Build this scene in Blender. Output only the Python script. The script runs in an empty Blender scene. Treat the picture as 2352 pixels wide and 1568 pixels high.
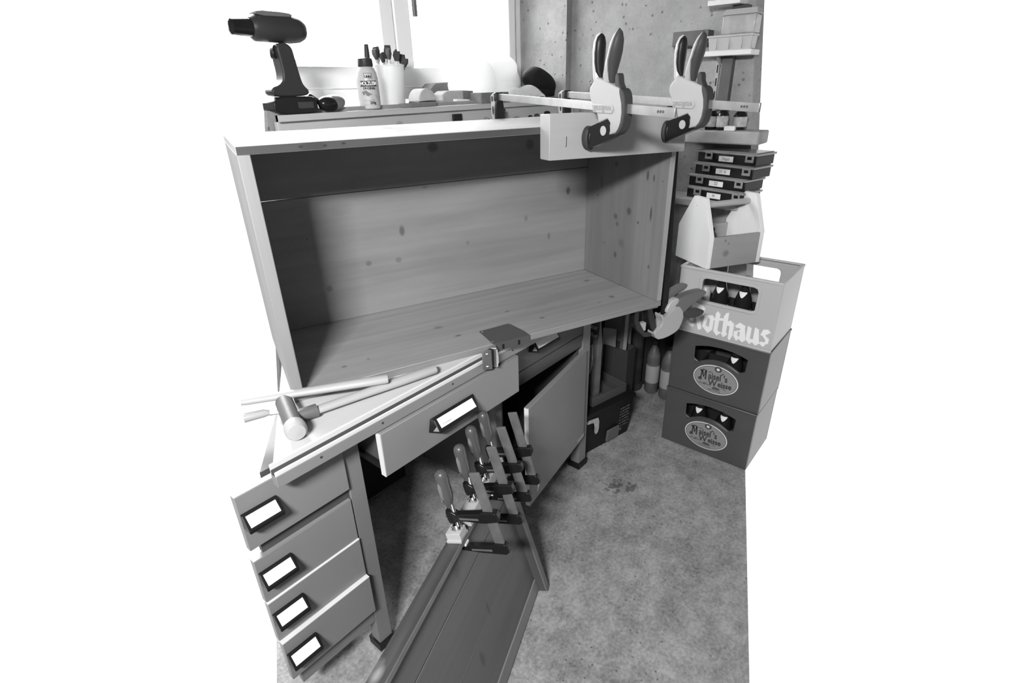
import bpy, bmesh, math, random
from mathutils import Vector, Matrix
random.seed(7)
sc = bpy.context.scene
V = Vector

# ------------------------------------------------------------------ camera
CAM_H = 1.55
cam_d = bpy.data.cameras.new('camera'); cam = bpy.data.objects.new('camera', cam_d)
sc.collection.objects.link(cam); sc.camera = cam
cam_d.sensor_fit = 'HORIZONTAL'; cam_d.sensor_width = 36.0; cam_d.lens = 36.0 * 1218 / 2352
cam_d.clip_start = 0.02
right = V((0.64128753, -0.76689995, -0.02479443)); down = V((-0.3454098, -0.25967815, -0.90180892)); fwd = V((0.68515865, 0.58688306, -0.43142312))
M = Matrix.Identity(4)
for i in range(3):
    M[i][0] = right[i]; M[i][1] = -down[i]; M[i][2] = -fwd[i]
M[2][3] = CAM_H
cam.matrix_world = M

# ------------------------------------------------------------------ world (white overcast daylight)
w = bpy.data.worlds.new('world'); sc.world = w; w.use_nodes = True
w.node_tree.nodes['Background'].inputs[0].default_value = (1, 1, 1, 1)
w.node_tree.nodes['Background'].inputs[1].default_value = 1.25

# ------------------------------------------------------------------ lights
def area(name, loc, target, sx, sy, power):
    l = bpy.data.lights.new(name, 'AREA'); l.shape = 'RECTANGLE'; l.size = sx; l.size_y = sy; l.energy = power
    o = bpy.data.objects.new(name, l); sc.collection.objects.link(o); o.location = loc
    o.rotation_euler = (V(target) - V(loc)).to_track_quat('-Z', 'Y').to_euler()
    return o
lamp = area('ceiling_lamp', (-0.78, -0.04, 2.12), (1.3, 1.2, 0.9), 0.46, 0.14, 84)
sky = area('window_daylight', (1.75, 2.75, 2.25), (1.6, 1.6, 1.4), 2.2, 1.3, 330)

sc.view_settings.view_transform = 'Standard'; sc.view_settings.look = 'None'
sc.view_settings.exposure = 0.0; sc.view_settings.gamma = 1.0; sc.view_settings.use_curve_mapping = False

# ------------------------------------------------------------------ materials
def nt(name):
    m = bpy.data.materials.new(name); m.use_nodes = True
    return m, m.node_tree.nodes, m.node_tree.links, m.node_tree.nodes['Principled BSDF']
def g4(v): return (v, v, v, 1)
MATS = {}
KA = 0.72   # overall reflectance of painted and wooden surfaces
def plain(name, v, rough=0.5, metal=0.0, bump=0.0, bscale=60, var=0.0, vscale=8, trans=0.0, coat=0.0):
    m, N, L, P = nt(name)
    if v < 0.06: P.inputs['Specular IOR Level'].default_value = 0.22
    if 0.05 < v < 0.7 and metal < .5: v = v * KA
    P.inputs['Base Color'].default_value = g4(v); P.inputs['Roughness'].default_value = rough
    P.inputs['Metallic'].default_value = metal
    if trans: P.inputs['Transmission Weight'].default_value = trans; P.inputs['IOR'].default_value = 1.3
    if coat: P.inputs['Coat Weight'].default_value = coat
    tc = N.new('ShaderNodeTexCoord')
    if var:
        n = N.new('ShaderNodeTexNoise'); n.inputs['Scale'].default_value = vscale; n.inputs['Detail'].default_value = 6
        L.new(tc.outputs['Object'], n.inputs['Vector'])
        r = N.new('ShaderNodeMapRange'); r.inputs[1].default_value = 0.3; r.inputs[2].default_value = 0.7
        r.inputs[3].default_value = v * (1 - var); r.inputs[4].default_value = v * (1 + var)
        L.new(n.outputs[0], r.inputs[0])
        c = N.new('ShaderNodeCombineColor'); [L.new(r.outputs[0], c.inputs[i]) for i in range(3)]
        L.new(c.outputs[0], P.inputs['Base Color'])
    if bump:
        n2 = N.new('ShaderNodeTexNoise'); n2.inputs['Scale'].default_value = bscale; n2.inputs['Detail'].default_value = 4
        L.new(tc.outputs['Object'], n2.inputs['Vector'])
        b = N.new('ShaderNodeBump'); b.inputs['Strength'].default_value = bump; b.inputs['Distance'].default_value = 0.004
        L.new(n2.outputs[0], b.inputs['Height']); L.new(b.outputs[0], P.inputs['Normal'])
    MATS[name] = m
    return m

def mth(N, L, op, a, b=None, clamp=False):
    n = N.new('ShaderNodeMath'); n.operation = op; n.use_clamp = clamp
    for i, x in enumerate((a, b)):
        if x is None: continue
        if isinstance(x, (int, float)): n.inputs[i].default_value = x
        else: L.new(x, n.inputs[i])
    return n.outputs[0]

def wood(name, v, grain='X', contrast=0.12, knots=(), rough=0.55, stain=0.12, seed=0.0, fine=1.0, coarse=2.2, auto=0.0):
    """grain axis in object space; knots = (x, y, z, rx, ry, rz, depth)"""
    m, N, L, P = nt(name); v = v * KA
    P.inputs['Roughness'].default_value = rough
    tc = N.new('ShaderNodeTexCoord')
    mp = N.new('ShaderNodeMapping'); mp.inputs['Location'].default_value = (seed, seed * 1.7, seed * 0.6)
    s = [38, 38, 38]; s['XYZ'.index(grain)] = 1.6
    mp.inputs['Scale'].default_value = s
    L.new(tc.outputs['Object'], mp.inputs['Vector'])
    n = N.new('ShaderNodeTexNoise'); n.inputs['Scale'].default_value = fine; n.inputs['Detail'].default_value = 7; n.inputs['Distortion'].default_value = 0.6
    L.new(mp.outputs[0], n.inputs['Vector'])
    mp2 = N.new('ShaderNodeMapping'); mp2.inputs['Location'].default_value = (seed * 2.1, seed, 1.3)
    s2 = [6.5, 6.5, 6.5]; s2['XYZ'.index(grain)] = 1.6
    mp2.inputs['Scale'].default_value = s2; L.new(tc.outputs['Object'], mp2.inputs['Vector'])
    n2 = N.new('ShaderNodeTexNoise'); n2.inputs['Scale'].default_value = coarse * 0.45; n2.inputs['Detail'].default_value = 4; n2.inputs['Distortion'].default_value = 0.4
    L.new(mp2.outputs[0], n2.inputs['Vector'])
    a = mth(N, L, 'MULTIPLY', mth(N, L, 'SUBTRACT', n.outputs[0], 0.5), contrast * 2.4)
    b = mth(N, L, 'MULTIPLY', mth(N, L, 'SUBTRACT', n2.outputs[0], 0.5), stain * 3.0)
    val = mth(N, L, 'MULTIPLY', mth(N, L, 'ADD', mth(N, L, 'ADD', a, b), 1.0), v)
    for k in knots:
        sub = N.new('ShaderNodeVectorMath'); sub.operation = 'SUBTRACT'; sub.inputs[1].default_value = k[:3]
        L.new(tc.outputs['Object'], sub.inputs[0])
        ml = N.new('ShaderNodeVectorMath'); ml.operation = 'MULTIPLY'; ml.inputs[1].default_value = (1 / k[3], 1 / k[4], 1 / k[5])
        L.new(sub.outputs[0], ml.inputs[0])
        ln = N.new('ShaderNodeVectorMath'); ln.operation = 'LENGTH'; L.new(ml.outputs[0], ln.inputs[0])
        mr = N.new('ShaderNodeMapRange'); mr.interpolation_type = 'SMOOTHSTEP'
        mr.inputs[1].default_value = 0.45; mr.inputs[2].default_value = 1.15; mr.inputs[3].default_value = 1 - k[6] * .8; mr.inputs[4].default_value = 1
        L.new(ln.outputs['Value'], mr.inputs[0])
        val = mth(N, L, 'MULTIPLY', val, mr.outputs[0])
    if auto:
        vo = N.new('ShaderNodeTexVoronoi'); vo.inputs['Scale'].default_value = 1.0
        mp3 = N.new('ShaderNodeMapping'); mp3.inputs['Location'].default_value = (seed, 0.4, seed)
        s3 = [8, 8, 8]; s3['XYZ'.index(grain)] = 5
        mp3.inputs['Scale'].default_value = s3; L.new(tc.outputs['Object'], mp3.inputs['Vector']); L.new(mp3.outputs[0], vo.inputs['Vector'])
        mr = N.new('ShaderNodeMapRange'); mr.inputs[1].default_value = 0.04; mr.inputs[2].default_value = 0.14; mr.inputs[3].default_value = 1 - auto; mr.inputs[4].default_value = 1
        L.new(vo.outputs['Distance'], mr.inputs[0]); val = mth(N, L, 'MULTIPLY', val, mr.outputs[0])
    c = N.new('ShaderNodeCombineColor'); [L.new(val, c.inputs[i]) for i in range(3)]
    L.new(c.outputs[0], P.inputs['Base Color'])
    bp = N.new('ShaderNodeBump'); bp.inputs['Strength'].default_value = 0.12; bp.inputs['Distance'].default_value = 0.002
    L.new(n.outputs[0], bp.inputs['Height']); L.new(bp.outputs[0], P.inputs['Normal'])
    MATS[name] = m
    return m

def concrete(name, v, kind):
    m, N, L, P = nt(name); v = v * KA; P.inputs['Roughness'].default_value = 0.75 if kind == 'floor' else 0.9
    tc = N.new('ShaderNodeTexCoord')
    def noise(sc_, det, ro=0.6):
        n = N.new('ShaderNodeTexNoise'); n.inputs['Scale'].default_value = sc_; n.inputs['Detail'].default_value = det; n.inputs['Roughness'].default_value = ro
        L.new(tc.outputs['Object'], n.inputs['Vector']); return n.outputs[0]
    big = mth(N, L, 'SUBTRACT', noise(3.2 if kind == 'floor' else 2.2, 5), 0.5)
    mid = mth(N, L, 'SUBTRACT', noise(14, 6, 0.7), 0.5)
    fin = mth(N, L, 'SUBTRACT', noise(90, 4, 0.7), 0.5)
    ks = (1.1, 1.7, 1.5) if kind == 'floor' else (1.0, 0.7, 0.35)
    t = mth(N, L, 'ADD', mth(N, L, 'ADD', mth(N, L, 'MULTIPLY', big, ks[0]), mth(N, L, 'MULTIPLY', mid, ks[1])), mth(N, L, 'MULTIPLY', fin, ks[2]))
    val = mth(N, L, 'MULTIPLY', mth(N, L, 'ADD', t, 1.0), v)
    # small dark pits
    vo = N.new('ShaderNodeTexVoronoi'); vo.inputs['Scale'].default_value = 34 if kind == 'floor' else 26; vo.inputs['Randomness'].default_value = 1
    L.new(tc.outputs['Object'], vo.inputs['Vector'])
    gate = mth(N, L, 'GREATER_THAN', noise(5.5, 2), 0.47 if kind == 'floor' else 0.44)
    mr = N.new('ShaderNodeMapRange'); mr.inputs[1].default_value = 0.06 if kind == 'floor' else 0.08; mr.inputs[2].default_value = 0.15 if kind == "floor" else 0.18; mr.inputs[3].default_value = 1; mr.inputs[4].default_value = 0
    L.new(vo.outputs['Distance'], mr.inputs[0])
    pit = mth(N, L, 'MULTIPLY', mr.outputs[0], gate)
    val = mth(N, L, 'MULTIPLY', val, mth(N, L, 'SUBTRACT', 1.0, mth(N, L, 'MULTIPLY', pit, 0.55 if kind == 'floor' else 0.5)))
    if kind == 'floor':
        # the oil stain in front of the crates
        for (x, y, rx, ry) in ((1.625, 0.835, 0.05, 0.035), (1.665, 0.775, 0.035, 0.035)):
            sub = N.new('ShaderNodeVectorMath'); sub.operation = 'SUBTRACT'; sub.inputs[1].default_value = (x, y, 0); L.new(tc.outputs['Object'], sub.inputs[0])
            ml = N.new('ShaderNodeVectorMath'); ml.operation = 'MULTIPLY'; ml.inputs[1].default_value = (1 / rx, 1 / ry, 0); L.new(sub.outputs[0], ml.inputs[0])
            ln = N.new('ShaderNodeVectorMath'); ln.operation = 'LENGTH'; L.new(ml.outputs[0], ln.inputs[0])
            d = mth(N, L, 'ADD', ln.outputs['Value'], mth(N, L, 'MULTIPLY', mth(N, L, 'SUBTRACT', noise(38, 3), 0.5), 4.5))
            r2 = N.new('ShaderNodeMapRange'); r2.inputs[1].default_value = 0.55; r2.inputs[2].default_value = 0.85; r2.inputs[3].default_value = 0.45; r2.inputs[4].default_value = 1
            L.new(d, r2.inputs[0]); val = mth(N, L, 'MULTIPLY', val, r2.outputs[0])
    c = N.new('ShaderNodeCombineColor'); [L.new(val, c.inputs[i]) for i in range(3)]
    L.new(c.outputs[0], P.inputs['Base Color'])
    hgt = mth(N, L, 'SUBTRACT', mth(N, L, 'ADD', mid, mth(N, L, 'MULTIPLY', fin, 0.5)), mth(N, L, 'MULTIPLY', pit, 0.8))
    bp = N.new('ShaderNodeBump'); bp.inputs['Strength'].default_value = 0.35 if kind == 'floor' else 0.6; bp.inputs['Distance'].default_value = 0.006
    L.new(hgt, bp.inputs['Height']); L.new(bp.outputs[0], P.inputs['Normal'])
    MATS[name] = m
    return m

concrete('concrete_floor', 0.42, 'floor'); concrete('plaster', 0.37, 'wall')
concrete('plaster_dark', 0.20, 'wall')  # darker copy of the plaster for unseen surfaces, keeps bounced light low
plain('white_pvc', 0.88, 0.35); plain('glass', 1.0, 0.0, trans=1.0)
plain('black_plastic', 0.012, 0.4); plain('black_gloss', 0.012, 0.2); plain('dark_plastic', 0.03, 0.45); plain('grey_rubber', 0.055, 0.6)
plain('clamp_body', 0.50, 0.4); plain('clamp_light', 0.62, 0.35); plain('bracket_metal', 0.10, 0.4); plain('clamp_grip', 0.045, 0.5); plain('clamp_grip_mid', 0.17, 0.5)
plain('steel', 0.55, 0.32, 0.85, var=0.1, vscale=30); plain('steel_dull', 0.22, 0.45, 0.3, var=0.2, vscale=25); plain('chrome', 0.8, 0.18, 1.0)
plain('bar_black', 0.015, 0.3, 0.3)
plain('bench_paint', 0.30, 0.5, var=0.06); plain('bench_dark', 0.11, 0.5, var=0.08); plain('bench_front', 0.34, 0.42, var=0.05, vscale=3); plain('edge_white', 0.75, 0.45)
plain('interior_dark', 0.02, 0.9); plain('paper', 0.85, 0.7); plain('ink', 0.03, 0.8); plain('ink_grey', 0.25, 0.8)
plain('rail_metal', 0.75, 0.35); plain('rail_dark', 0.07, 0.6)
plain('cream', 0.75, 0.6); plain('handle_red', 0.11, 0.35, coat=0.4); plain('handle_edge', 0.26, 0.45)
plain('crate_light', 0.65, 0.38); plain('crate_dark', 0.10, 0.33, var=0.06); plain('crate_inner', 0.02, 0.8)
plain('logo_white', 0.72, 0.5); plain('logo_grey', 0.36, 0.5); plain('logo_ink', 0.05, 0.5); plain('letter_white', 0.85, 0.4)
plain('brown_glass', 0.015, 0.12); plain('label', 0.6, 0.6, var=0.3, vscale=50); plain('clear_plastic', 0.75, 0.15, trans=0.55); plain('milky', 0.7, 0.35, trans=0.2)
plain('tub', 0.62, 0.35); plain('cloth_white', 0.85, 0.9, bump=0.3, bscale=120); plain('cloth_black', 0.012, 0.8, bump=0.3, bscale=200)
plain('abrasive', 0.22, 0.95, bump=0.3, bscale=300, var=0.15, vscale=60); plain('cork_light', 0.55, 0.8, var=0.08, vscale=40)
plain('cardboard', 0.045, 0.9, var=0.1); plain('tray_grey', 0.10, 0.5); plain('organiser_lid', 0.33, 0.25); plain('pipe_dark', 0.06, 0.4, var=0.4, vscale=12)
plain('bristle', 0.05, 0.9, bump=0.5, bscale=400); plain('brush_handle', 0.75, 0.5); plain('bag_grey', 0.16, 0.45, var=0.25, vscale=20)

def cloth(name, v, k=0.5, rough=0.9):
    m, N, L, P = nt(name); out = N['Material Output']
    d = N.new('ShaderNodeBsdfDiffuse'); d.inputs[0].default_value = g4(v); t_ = N.new('ShaderNodeBsdfTranslucent'); t_.inputs[0].default_value = g4(v)
    mx = N.new('ShaderNodeMixShader'); mx.inputs[0].default_value = k
    tc = N.new('ShaderNodeTexCoord'); n = N.new('ShaderNodeTexNoise'); n.inputs['Scale'].default_value = 90; L.new(tc.outputs['Object'], n.inputs['Vector'])
    b = N.new('ShaderNodeBump'); b.inputs['Strength'].default_value = .3; b.inputs['Distance'].default_value = .004; L.new(n.outputs[0], b.inputs['Height']); L.new(b.outputs[0], d.inputs['Normal'])
    L.new(d.outputs[0], mx.inputs[1]); L.new(t_.outputs[0], mx.inputs[2]); L.new(mx.outputs[0], out.inputs[0]); N.remove(P); MATS[name] = m
cloth('cloth_white', .95, .6); cloth('milky', .88, .5)

# ------------------------------------------------------------------ mesh builder
def chaikin(pts, n=1):
    for _ in range(n):
        o = []
        for i in range(len(pts)):
            a = pts[i]; b = pts[(i + 1) % len(pts)]
            o.append((a[0] * .75 + b[0] * .25, a[1] * .75 + b[1] * .25)); o.append((a[0] * .25 + b[0] * .75, a[1] * .25 + b[1] * .75))
        pts = o
    return pts
class MB:
    def __init__(s): s.bm = bmesh.new()
    def box(s, x0, x1, y0, y1, z0, z1):
        v = [s.bm.verts.new(p) for p in ((x0, y0, z0), (x1, y0, z0), (x1, y1, z0), (x0, y1, z0), (x0, y0, z1), (x1, y0, z1), (x1, y1, z1), (x0, y1, z1))]
        for f in ((3, 2, 1, 0), (4, 5, 6, 7), (0, 1, 5, 4), (1, 2, 6, 5), (2, 3, 7, 6), (3, 0, 4, 7)): s.bm.faces.new([v[i] for i in f])
        return s
    def hull(s, pts):
        v = [s.bm.verts.new(p) for p in pts]
        r = bmesh.ops.convex_hull(s.bm, input=v)
        junk = [e for e in r['geom_unused'] + r['geom_interior'] if isinstance(e, bmesh.types.BMVert)]
        if junk: bmesh.ops.delete(s.bm, geom=list(set(junk)), context='VERTS')
        return s
    def prism(s, pts, ax, t0, t1, holes=()):
        mp = {'x': lambda a, b, t: (t, a, b), 'y': lambda a, b, t: (a, t, b), 'z': lambda a, b, t: (a, b, t)}[ax]
        bm = bmesh.new(); es = []
        for loop in [pts] + list(holes):
            vs = [bm.verts.new(mp(a, b, t0)) for a, b in loop]
            es += [bm.edges.new((vs[i], vs[(i + 1) % len(vs)])) for i in range(len(vs))]
        if holes: bmesh.ops.triangle_fill(bm, edges=es, use_beauty=True)
        else: bm.faces.new(list(bm.verts))
        r = bmesh.ops.extrude_face_region(bm, geom=list(bm.faces))
        dv = V(mp(0, 0, t1)) - V(mp(0, 0, t0))
        for g in r['geom']:
            if isinstance(g, bmesh.types.BMVert): g.co += dv
        bmesh.ops.recalc_face_normals(bm, faces=list(bm.faces))
        s.add(bm); return s
    def add(s, bm, mat=None):
        me = bpy.data.meshes.new('tmp'); bm.to_mesh(me); bm.free()
        if mat is not None: me.transform(mat)
        s.bm.from_mesh(me); bpy.data.meshes.remove(me)
    def tube(s, path, rad, seg=14, flat=1.0, up=None):
        path = [V(p) for p in path]; n = len(path)
        if not isinstance(rad, (list, tuple)): rad = [rad] * n
        rings = []; ref = V(up) if up else V((0.13, 0.21, 0.97))
        for i, p in enumerate(path):
            t = (path[min(i + 1, n - 1)] - path[max(i - 1, 0)]).normalized()
            a = t.cross(ref)
            if a.length < 1e-3: a = t.cross(V((1, 0, 0)))
            a.normalize(); b = t.cross(a).normalized()
            rings.append([s.bm.verts.new(p + rad[i] * (math.cos(q) * a + math.sin(q) * flat * b)) for q in [2 * math.pi * k / seg for k in range(seg)]])
        for i in range(n - 1):
            for k in range(seg):
                s.bm.faces.new((rings[i][k], rings[i][(k + 1) % seg], rings[i + 1][(k + 1) % seg], rings[i + 1][k]))
        s.bm.faces.new(rings[0][::-1]); s.bm.faces.new(rings[-1])
        return s
    def cyl(s, p0, p1, r, seg=20): return s.tube([p0, p1], r, seg)
    def lathe(s, prof, o=(0, 0, 0), axis=(0, 0, 1), seg=24):
        o = V(o); ax = V(axis).normalized(); a = ax.orthogonal().normalized(); b = ax.cross(a)
        rings = [[s.bm.verts.new(o + ax * h + max(r, 1e-4) * (math.cos(q) * a + math.sin(q) * b)) for q in [2 * math.pi * k / seg for k in range(seg)]] for r, h in prof]
        for i in range(len(rings) - 1):
            for k in range(seg): s.bm.faces.new((rings[i][k], rings[i][(k + 1) % seg], rings[i + 1][(k + 1) % seg], rings[i + 1][k]))
        s.bm.faces.new(rings[0][::-1]); s.bm.faces.new(rings[-1])
        return s
    def ell(s, c, r, rot=None, seg=20, noise=0.0, amp_scale=6.0):
        bm = bmesh.new(); bmesh.ops.create_uvsphere(bm, u_segments=seg * 2, v_segments=seg, radius=1)
        from mathutils import noise as nz
        m = Matrix.Translation(c) @ (rot.to_4x4() if rot else Matrix.Identity(4)) @ Matrix.Diagonal((*r, 1))
        bmesh.ops.transform(bm, matrix=m, verts=bm.verts)
        if noise:
            for v_ in bm.verts: v_.co += v_.normal * noise * nz.noise(v_.co * amp_scale) if False else (v_.co - V(c)).normalized() * noise * nz.noise(v_.co * amp_scale)
        s.add(bm); return s
    def text(s, body, size, mat, ext=0.0006, wx=1.0, bold=0.0, align='CENTER'):
        cu = bpy.data.curves.new('tmp', 'FONT'); cu.body = body; cu.size = size; cu.extrude = ext; cu.align_x = align; cu.align_y = 'CENTER'; cu.offset = bold; cu.resolution_u = 3
        o = bpy.data.objects.new('tmp', cu); sc.collection.objects.link(o)
        dg = bpy.context.evaluated_depsgraph_get(); me = bpy.data.meshes.new_from_object(o.evaluated_get(dg))
        me.transform(mat @ Matrix.Diagonal((wx, 1, 1, 1))); s.bm.from_mesh(me)
        bpy.data.objects.remove(o); bpy.data.curves.remove(cu); bpy.data.meshes.remove(me)
        return s
    def build(s, name, mat, parent=None, off=(0, 0, 0), bev=0.0, smooth=True, recalc=False, disp=None):
        if recalc: bmesh.ops.recalc_face_normals(s.bm, faces=list(s.bm.faces))
        me = bpy.data.meshes.new(name); s.bm.to_mesh(me); s.bm.free()
        me.transform(Matrix.Translation(-V(off)))
        if smooth:
            me.polygons.foreach_set('use_smooth', [True] * len(me.polygons)); me.set_sharp_from_angle(angle=math.radians(38))
        me.materials.append(MATS[mat])
        o = bpy.data.objects.new(name, me); sc.collection.objects.link(o)
        if parent: o.parent = parent
        if bev:
            b = o.modifiers.new('bevel', 'BEVEL'); b.width = bev; b.segments = 2; b.limit_method = 'ANGLE'; b.angle_limit = math.radians(40)
        return o
def face_mat(o, xdir, ydir):
    x = V(xdir).normalized(); y = V(ydir).normalized(); z = x.cross(y)
    m = Matrix.Identity(4)
    for i in range(3): m[i][0] = x[i]; m[i][1] = y[i]; m[i][2] = z[i]; m[i][3] = o[i]
    return m
def thing(name, label, cat, loc=(0, 0, 0), rz=0.0, group=None, mat=None):
    o = bpy.data.objects.new(name, None); sc.collection.objects.link(o); o.empty_display_size = 0.05
    if mat is not None: o.matrix_world = mat
    else: o.location = loc; o.rotation_euler = (0, 0, rz)
    return tag(o, label, cat, group)
def tag(o, label=None, cat=None, group=None):
    if label: o['label'] = label
    if cat: o['category'] = cat
    if group: o['group'] = group
    return o
def struct(o): o['kind'] = 'structure'; return o
def place(o, loc, rz=0.0): o.location = loc; o.rotation_euler = (0, 0, rz); return o
def dup(root, loc=None, rz=None, label=None, mat=None):
    def cp(o, parent):
        c = o.copy(); sc.collection.objects.link(c); c.parent = parent
        for ch in [x for x in bpy.data.objects if x.parent == o]: cp(ch, c)
        return c
    r = cp(root, None)
    if mat is not None: r.matrix_world = mat
    if loc is not None: r.location = loc
    if rz is not None: r.rotation_euler = (0, 0, rz)
    if label: r['label'] = label
    return r
R_ = math.radians
def circ(cx, cy, rx, ry, n=40, a0=0.0): return [(cx + rx * math.cos(a0 + 2 * math.pi * k / n), cy + ry * math.sin(a0 + 2 * math.pi * k / n)) for k in range(n)]

# ------------------------------------------------------------------ room
XR = 2.50; YW = 1.70; YG = 2.0; ZC = 2.25
struct(MB().prism([(0.27, 1.165), (0.40, 1.41), (0.60, 1.70), (XR, 1.70), (XR, 0.585), (1.12, 0.11), (1.70, -0.60), (2.25, -1.25), (-1.2, -1.25), (-1.2, 1.7)], 'z', -0.05, 0.0).build('floor', 'concrete_floor', smooth=False, recalc=True))
# window wall: below the niche, pier right of it, lintel, niche cheek and niche sill
mb = MB()
mb.prism([(0.60, 0.0), (XR + 0.1, 0.0), (XR + 0.1, ZC), (2.455, ZC), (2.455, 1.505), (0.87, 1.505)], 'y', YW, YW + 0.02)
mb.prism([(2.455, 0.02 + YW), (2.475, YG + 0.12), (XR, YG + 0.12), (XR, YW + 0.02)], 'z', 1.45, ZC)
struct(mb.build('wall_back', 'plaster', smooth=False, recalc=True))
struct(MB().prism([(0.60, 0.0), (YW, 0.0), (YW, ZC), (0.885, ZC)], 'x', XR, XR + 0.1).build('wall_right', 'plaster', smooth=False, recalc=True))
struct(MB().box(-1.2, 6.0, -1.25, 2.0, ZC, ZC + 0.1).box(-0.35, 0.9, 2.0, 5.0, ZC, ZC + 0.1).build('ceiling_unseen', 'plaster_dark', smooth=False))  # unseen; carried on past the room to hold back world light
struct(MB().prism([(-1.3, -1.25), (-1.2, -1.25), (-1.2, 0.6), (-0.35, 0.6), (-0.35, 5.0), (-0.45, 5.0), (-0.45, 0.7), (-1.3, 0.7)], 'z', 0, ZC).build('wall_left_unseen', 'plaster_dark', smooth=False, recalc=True))  # unseen; stepped inwards to narrow the gap that lets world light in
struct(MB().prism([(-1.3, -1.35), (XR + 0.1, -1.35), (XR + 0.1, -0.54), (XR, -0.54), (XR, -1.25), (-1.3, -1.25)], 'z', 0, ZC).build('wall_front_unseen', 'plaster_dark', smooth=False, recalc=True))  # unseen; return at the right end added to cut light from that side
struct(MB().prism([(0.89, YW), (2.46, YW), (2.49, YG + 0.1), (1.05, YG + 0.1)], 'z', 1.465, 1.4925).build('trim_1', 'white_pvc', smooth=False, recalc=True, bev=0.002))
# window: frame, two sashes
win = thing('window_1', None, None, (1.7, YG, 1.5)); struct(win)
wo = (1.7, YG, 1.5)
fr = MB(); fr.box(1.08, 2.475, YG, YG + 0.07, 1.515, 1.565); fr.box(2.40, 2.475, YG, YG + 0.07, 1.565, 2.25); fr.box(1.08, 2.475, YG, YG + 0.07, 2.2, 2.25)
fr.build('window_frame', 'white_pvc', win, wo, bev=0.004)
def sash(x0, x1, r0, r1, nm):
    m = MB(); y0 = YG - 0.018; y1 = YG + 0.05
    m.box(x0, x1, y0, y1, 1.563, 1.64); m.box(x0, x1, y0, y1, 2.15, 2.22)
    if r0: m.box(x0, x0 + r0, y0, y1, 1.64, 2.15)
    if r1: m.box(x1 - r1, x1, y0, y1, 1.64, 2.15)
    o = m.build('sash_frame', 'white_pvc', win, wo, bev=0.006)
    MB().box(x0 + max(r0 - .005, 0), x1 - r1 + .005, YG + 0.012, YG + 0.018, 1.635, 2.155).build('pane', 'glass', o, (0, 0, 0), smooth=False).location = (-wo[0] * 0, 0, 0)
    return o
for a in ((1.09, 1.627, 0.0, 0.07, 'l'), (1.632, 2.41, 0.085, 0.055, 'r')):
    so = sash(*a)
for o in bpy.data.objects:
    if o.name.startswith('pane'): o.location = (-wo[0], -wo[1], -wo[2])
h = MB(); h.box(1.705, 1.723, YG - 0.06, YG - 0.045, 1.825, 1.93); h.box(1.70, 1.728, YG - 0.06, YG - 0.018, 1.92, 1.95)
h.build('window_handle', 'steel_dull', win, wo, bev=0.003)

# ------------------------------------------------------------------ shelf in front of the window sill, with its rail
st = thing('wooden_shelf', 'long pale pine shelf board with front rail in front of the window sill', 'shelf', (1.7, 1.67, 1.38))
so_ = (1.7, 1.67, 1.38)
wood('pine_shelf', 0.62, 'X', 0.10, knots=((0.12, -0.01, 0.05, .02, .1, .012, .5), (-0.35, -0.01, 0.06, .02, .1, .012, .4)), seed=3)
MB().prism([(0.875, 1.655), (2.50, 1.655), (2.45, YW + 0.003), (2.45, 1.88), (1.0, 1.88)], 'z', 1.473, 1.492).build('shelf_board', 'pine_shelf', st, so_, smooth=False, recalc=True, bev=0.001)
MB().box(0.88, 2.49, 1.672, 1.692, 1.385, 1.473).build('front_rail', 'pine_shelf', st, so_, bev=0.001)
MB().box(1.50, 2.44, 1.60, 1.672, 1.385, 1.400).build('tool_ledge', 'pine_shelf', st, so_, bev=0.001)
ZS = 1.492

# ------------------------------------------------------------------ workbench
bo = (1.0, 1.3, 0.0)
bench = thing('workbench', 'long grey workbench with pale worktop, drawers and open cupboard along the window wall', 'workbench', bo)
wood('pine_worktop', 0.82, 'X', 0.06, seed=9, rough=0.4, stain=0.06)
MB().prism([(0.355, 0.978), (1.665, 0.978), (1.665, 1.685), (0.775, 1.685)], 'z', 0.812, 0.850).build('worktop', 'pine_worktop', bench, bo, smooth=False, recalc=True, bev=0.002)
m = MB(); m.box(0.345, 1.665, 0.957, 0.978, 0.797, 0.826)
m.build('front_skirt', 'bench_front', bench, bo, bev=0.001)
m = MB(); m.box(0.345, 1.665, 0.9565, 0.9605, 0.8262, 0.837); m.box(0.345, 1.665, 0.9745, 0.9778, 0.8262, 0.8496)
m.build('guide_rail', 'rail_metal', bench, bo, bev=0.0012)
MB().box(0.345, 1.665, 0.9606, 0.9744, 0.8262, 0.8365).build('guide_groove', 'rail_dark', bench, bo, smooth=False)
for x in (0.45, 0.62, 0.86, 1.12, 1.33, 1.52):
    MB().lathe([(0.0, 0), (0.003, 0), (0.003, 0.001), (0.0, 0.0015)], (x, 0.957, 0.815), (0, -1, 0), 10).build('screw', 'rail_dark', bench, bo)
def leg(x0, x1, y0, y1, z1=0.797):
    o = MB().box(x0, x1, y0, y1, 0.022, z1).build('leg', 'bench_paint', bench, bo, bev=0.002)
    MB().prism([(x0 - .006, y0 - .006), (x1 + .006, y0 - .006), (x1 + .006, y1 + .01), (x0 - .006, y1 + .01)], 'z', 0.0, 0.03).build('leg_foot', 'black_plastic', o, bo, bev=0.002)
leg(0.534, 0.580, 1.020, 1.060); leg(1.625, 1.680, 1.020, 1.065)
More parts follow.
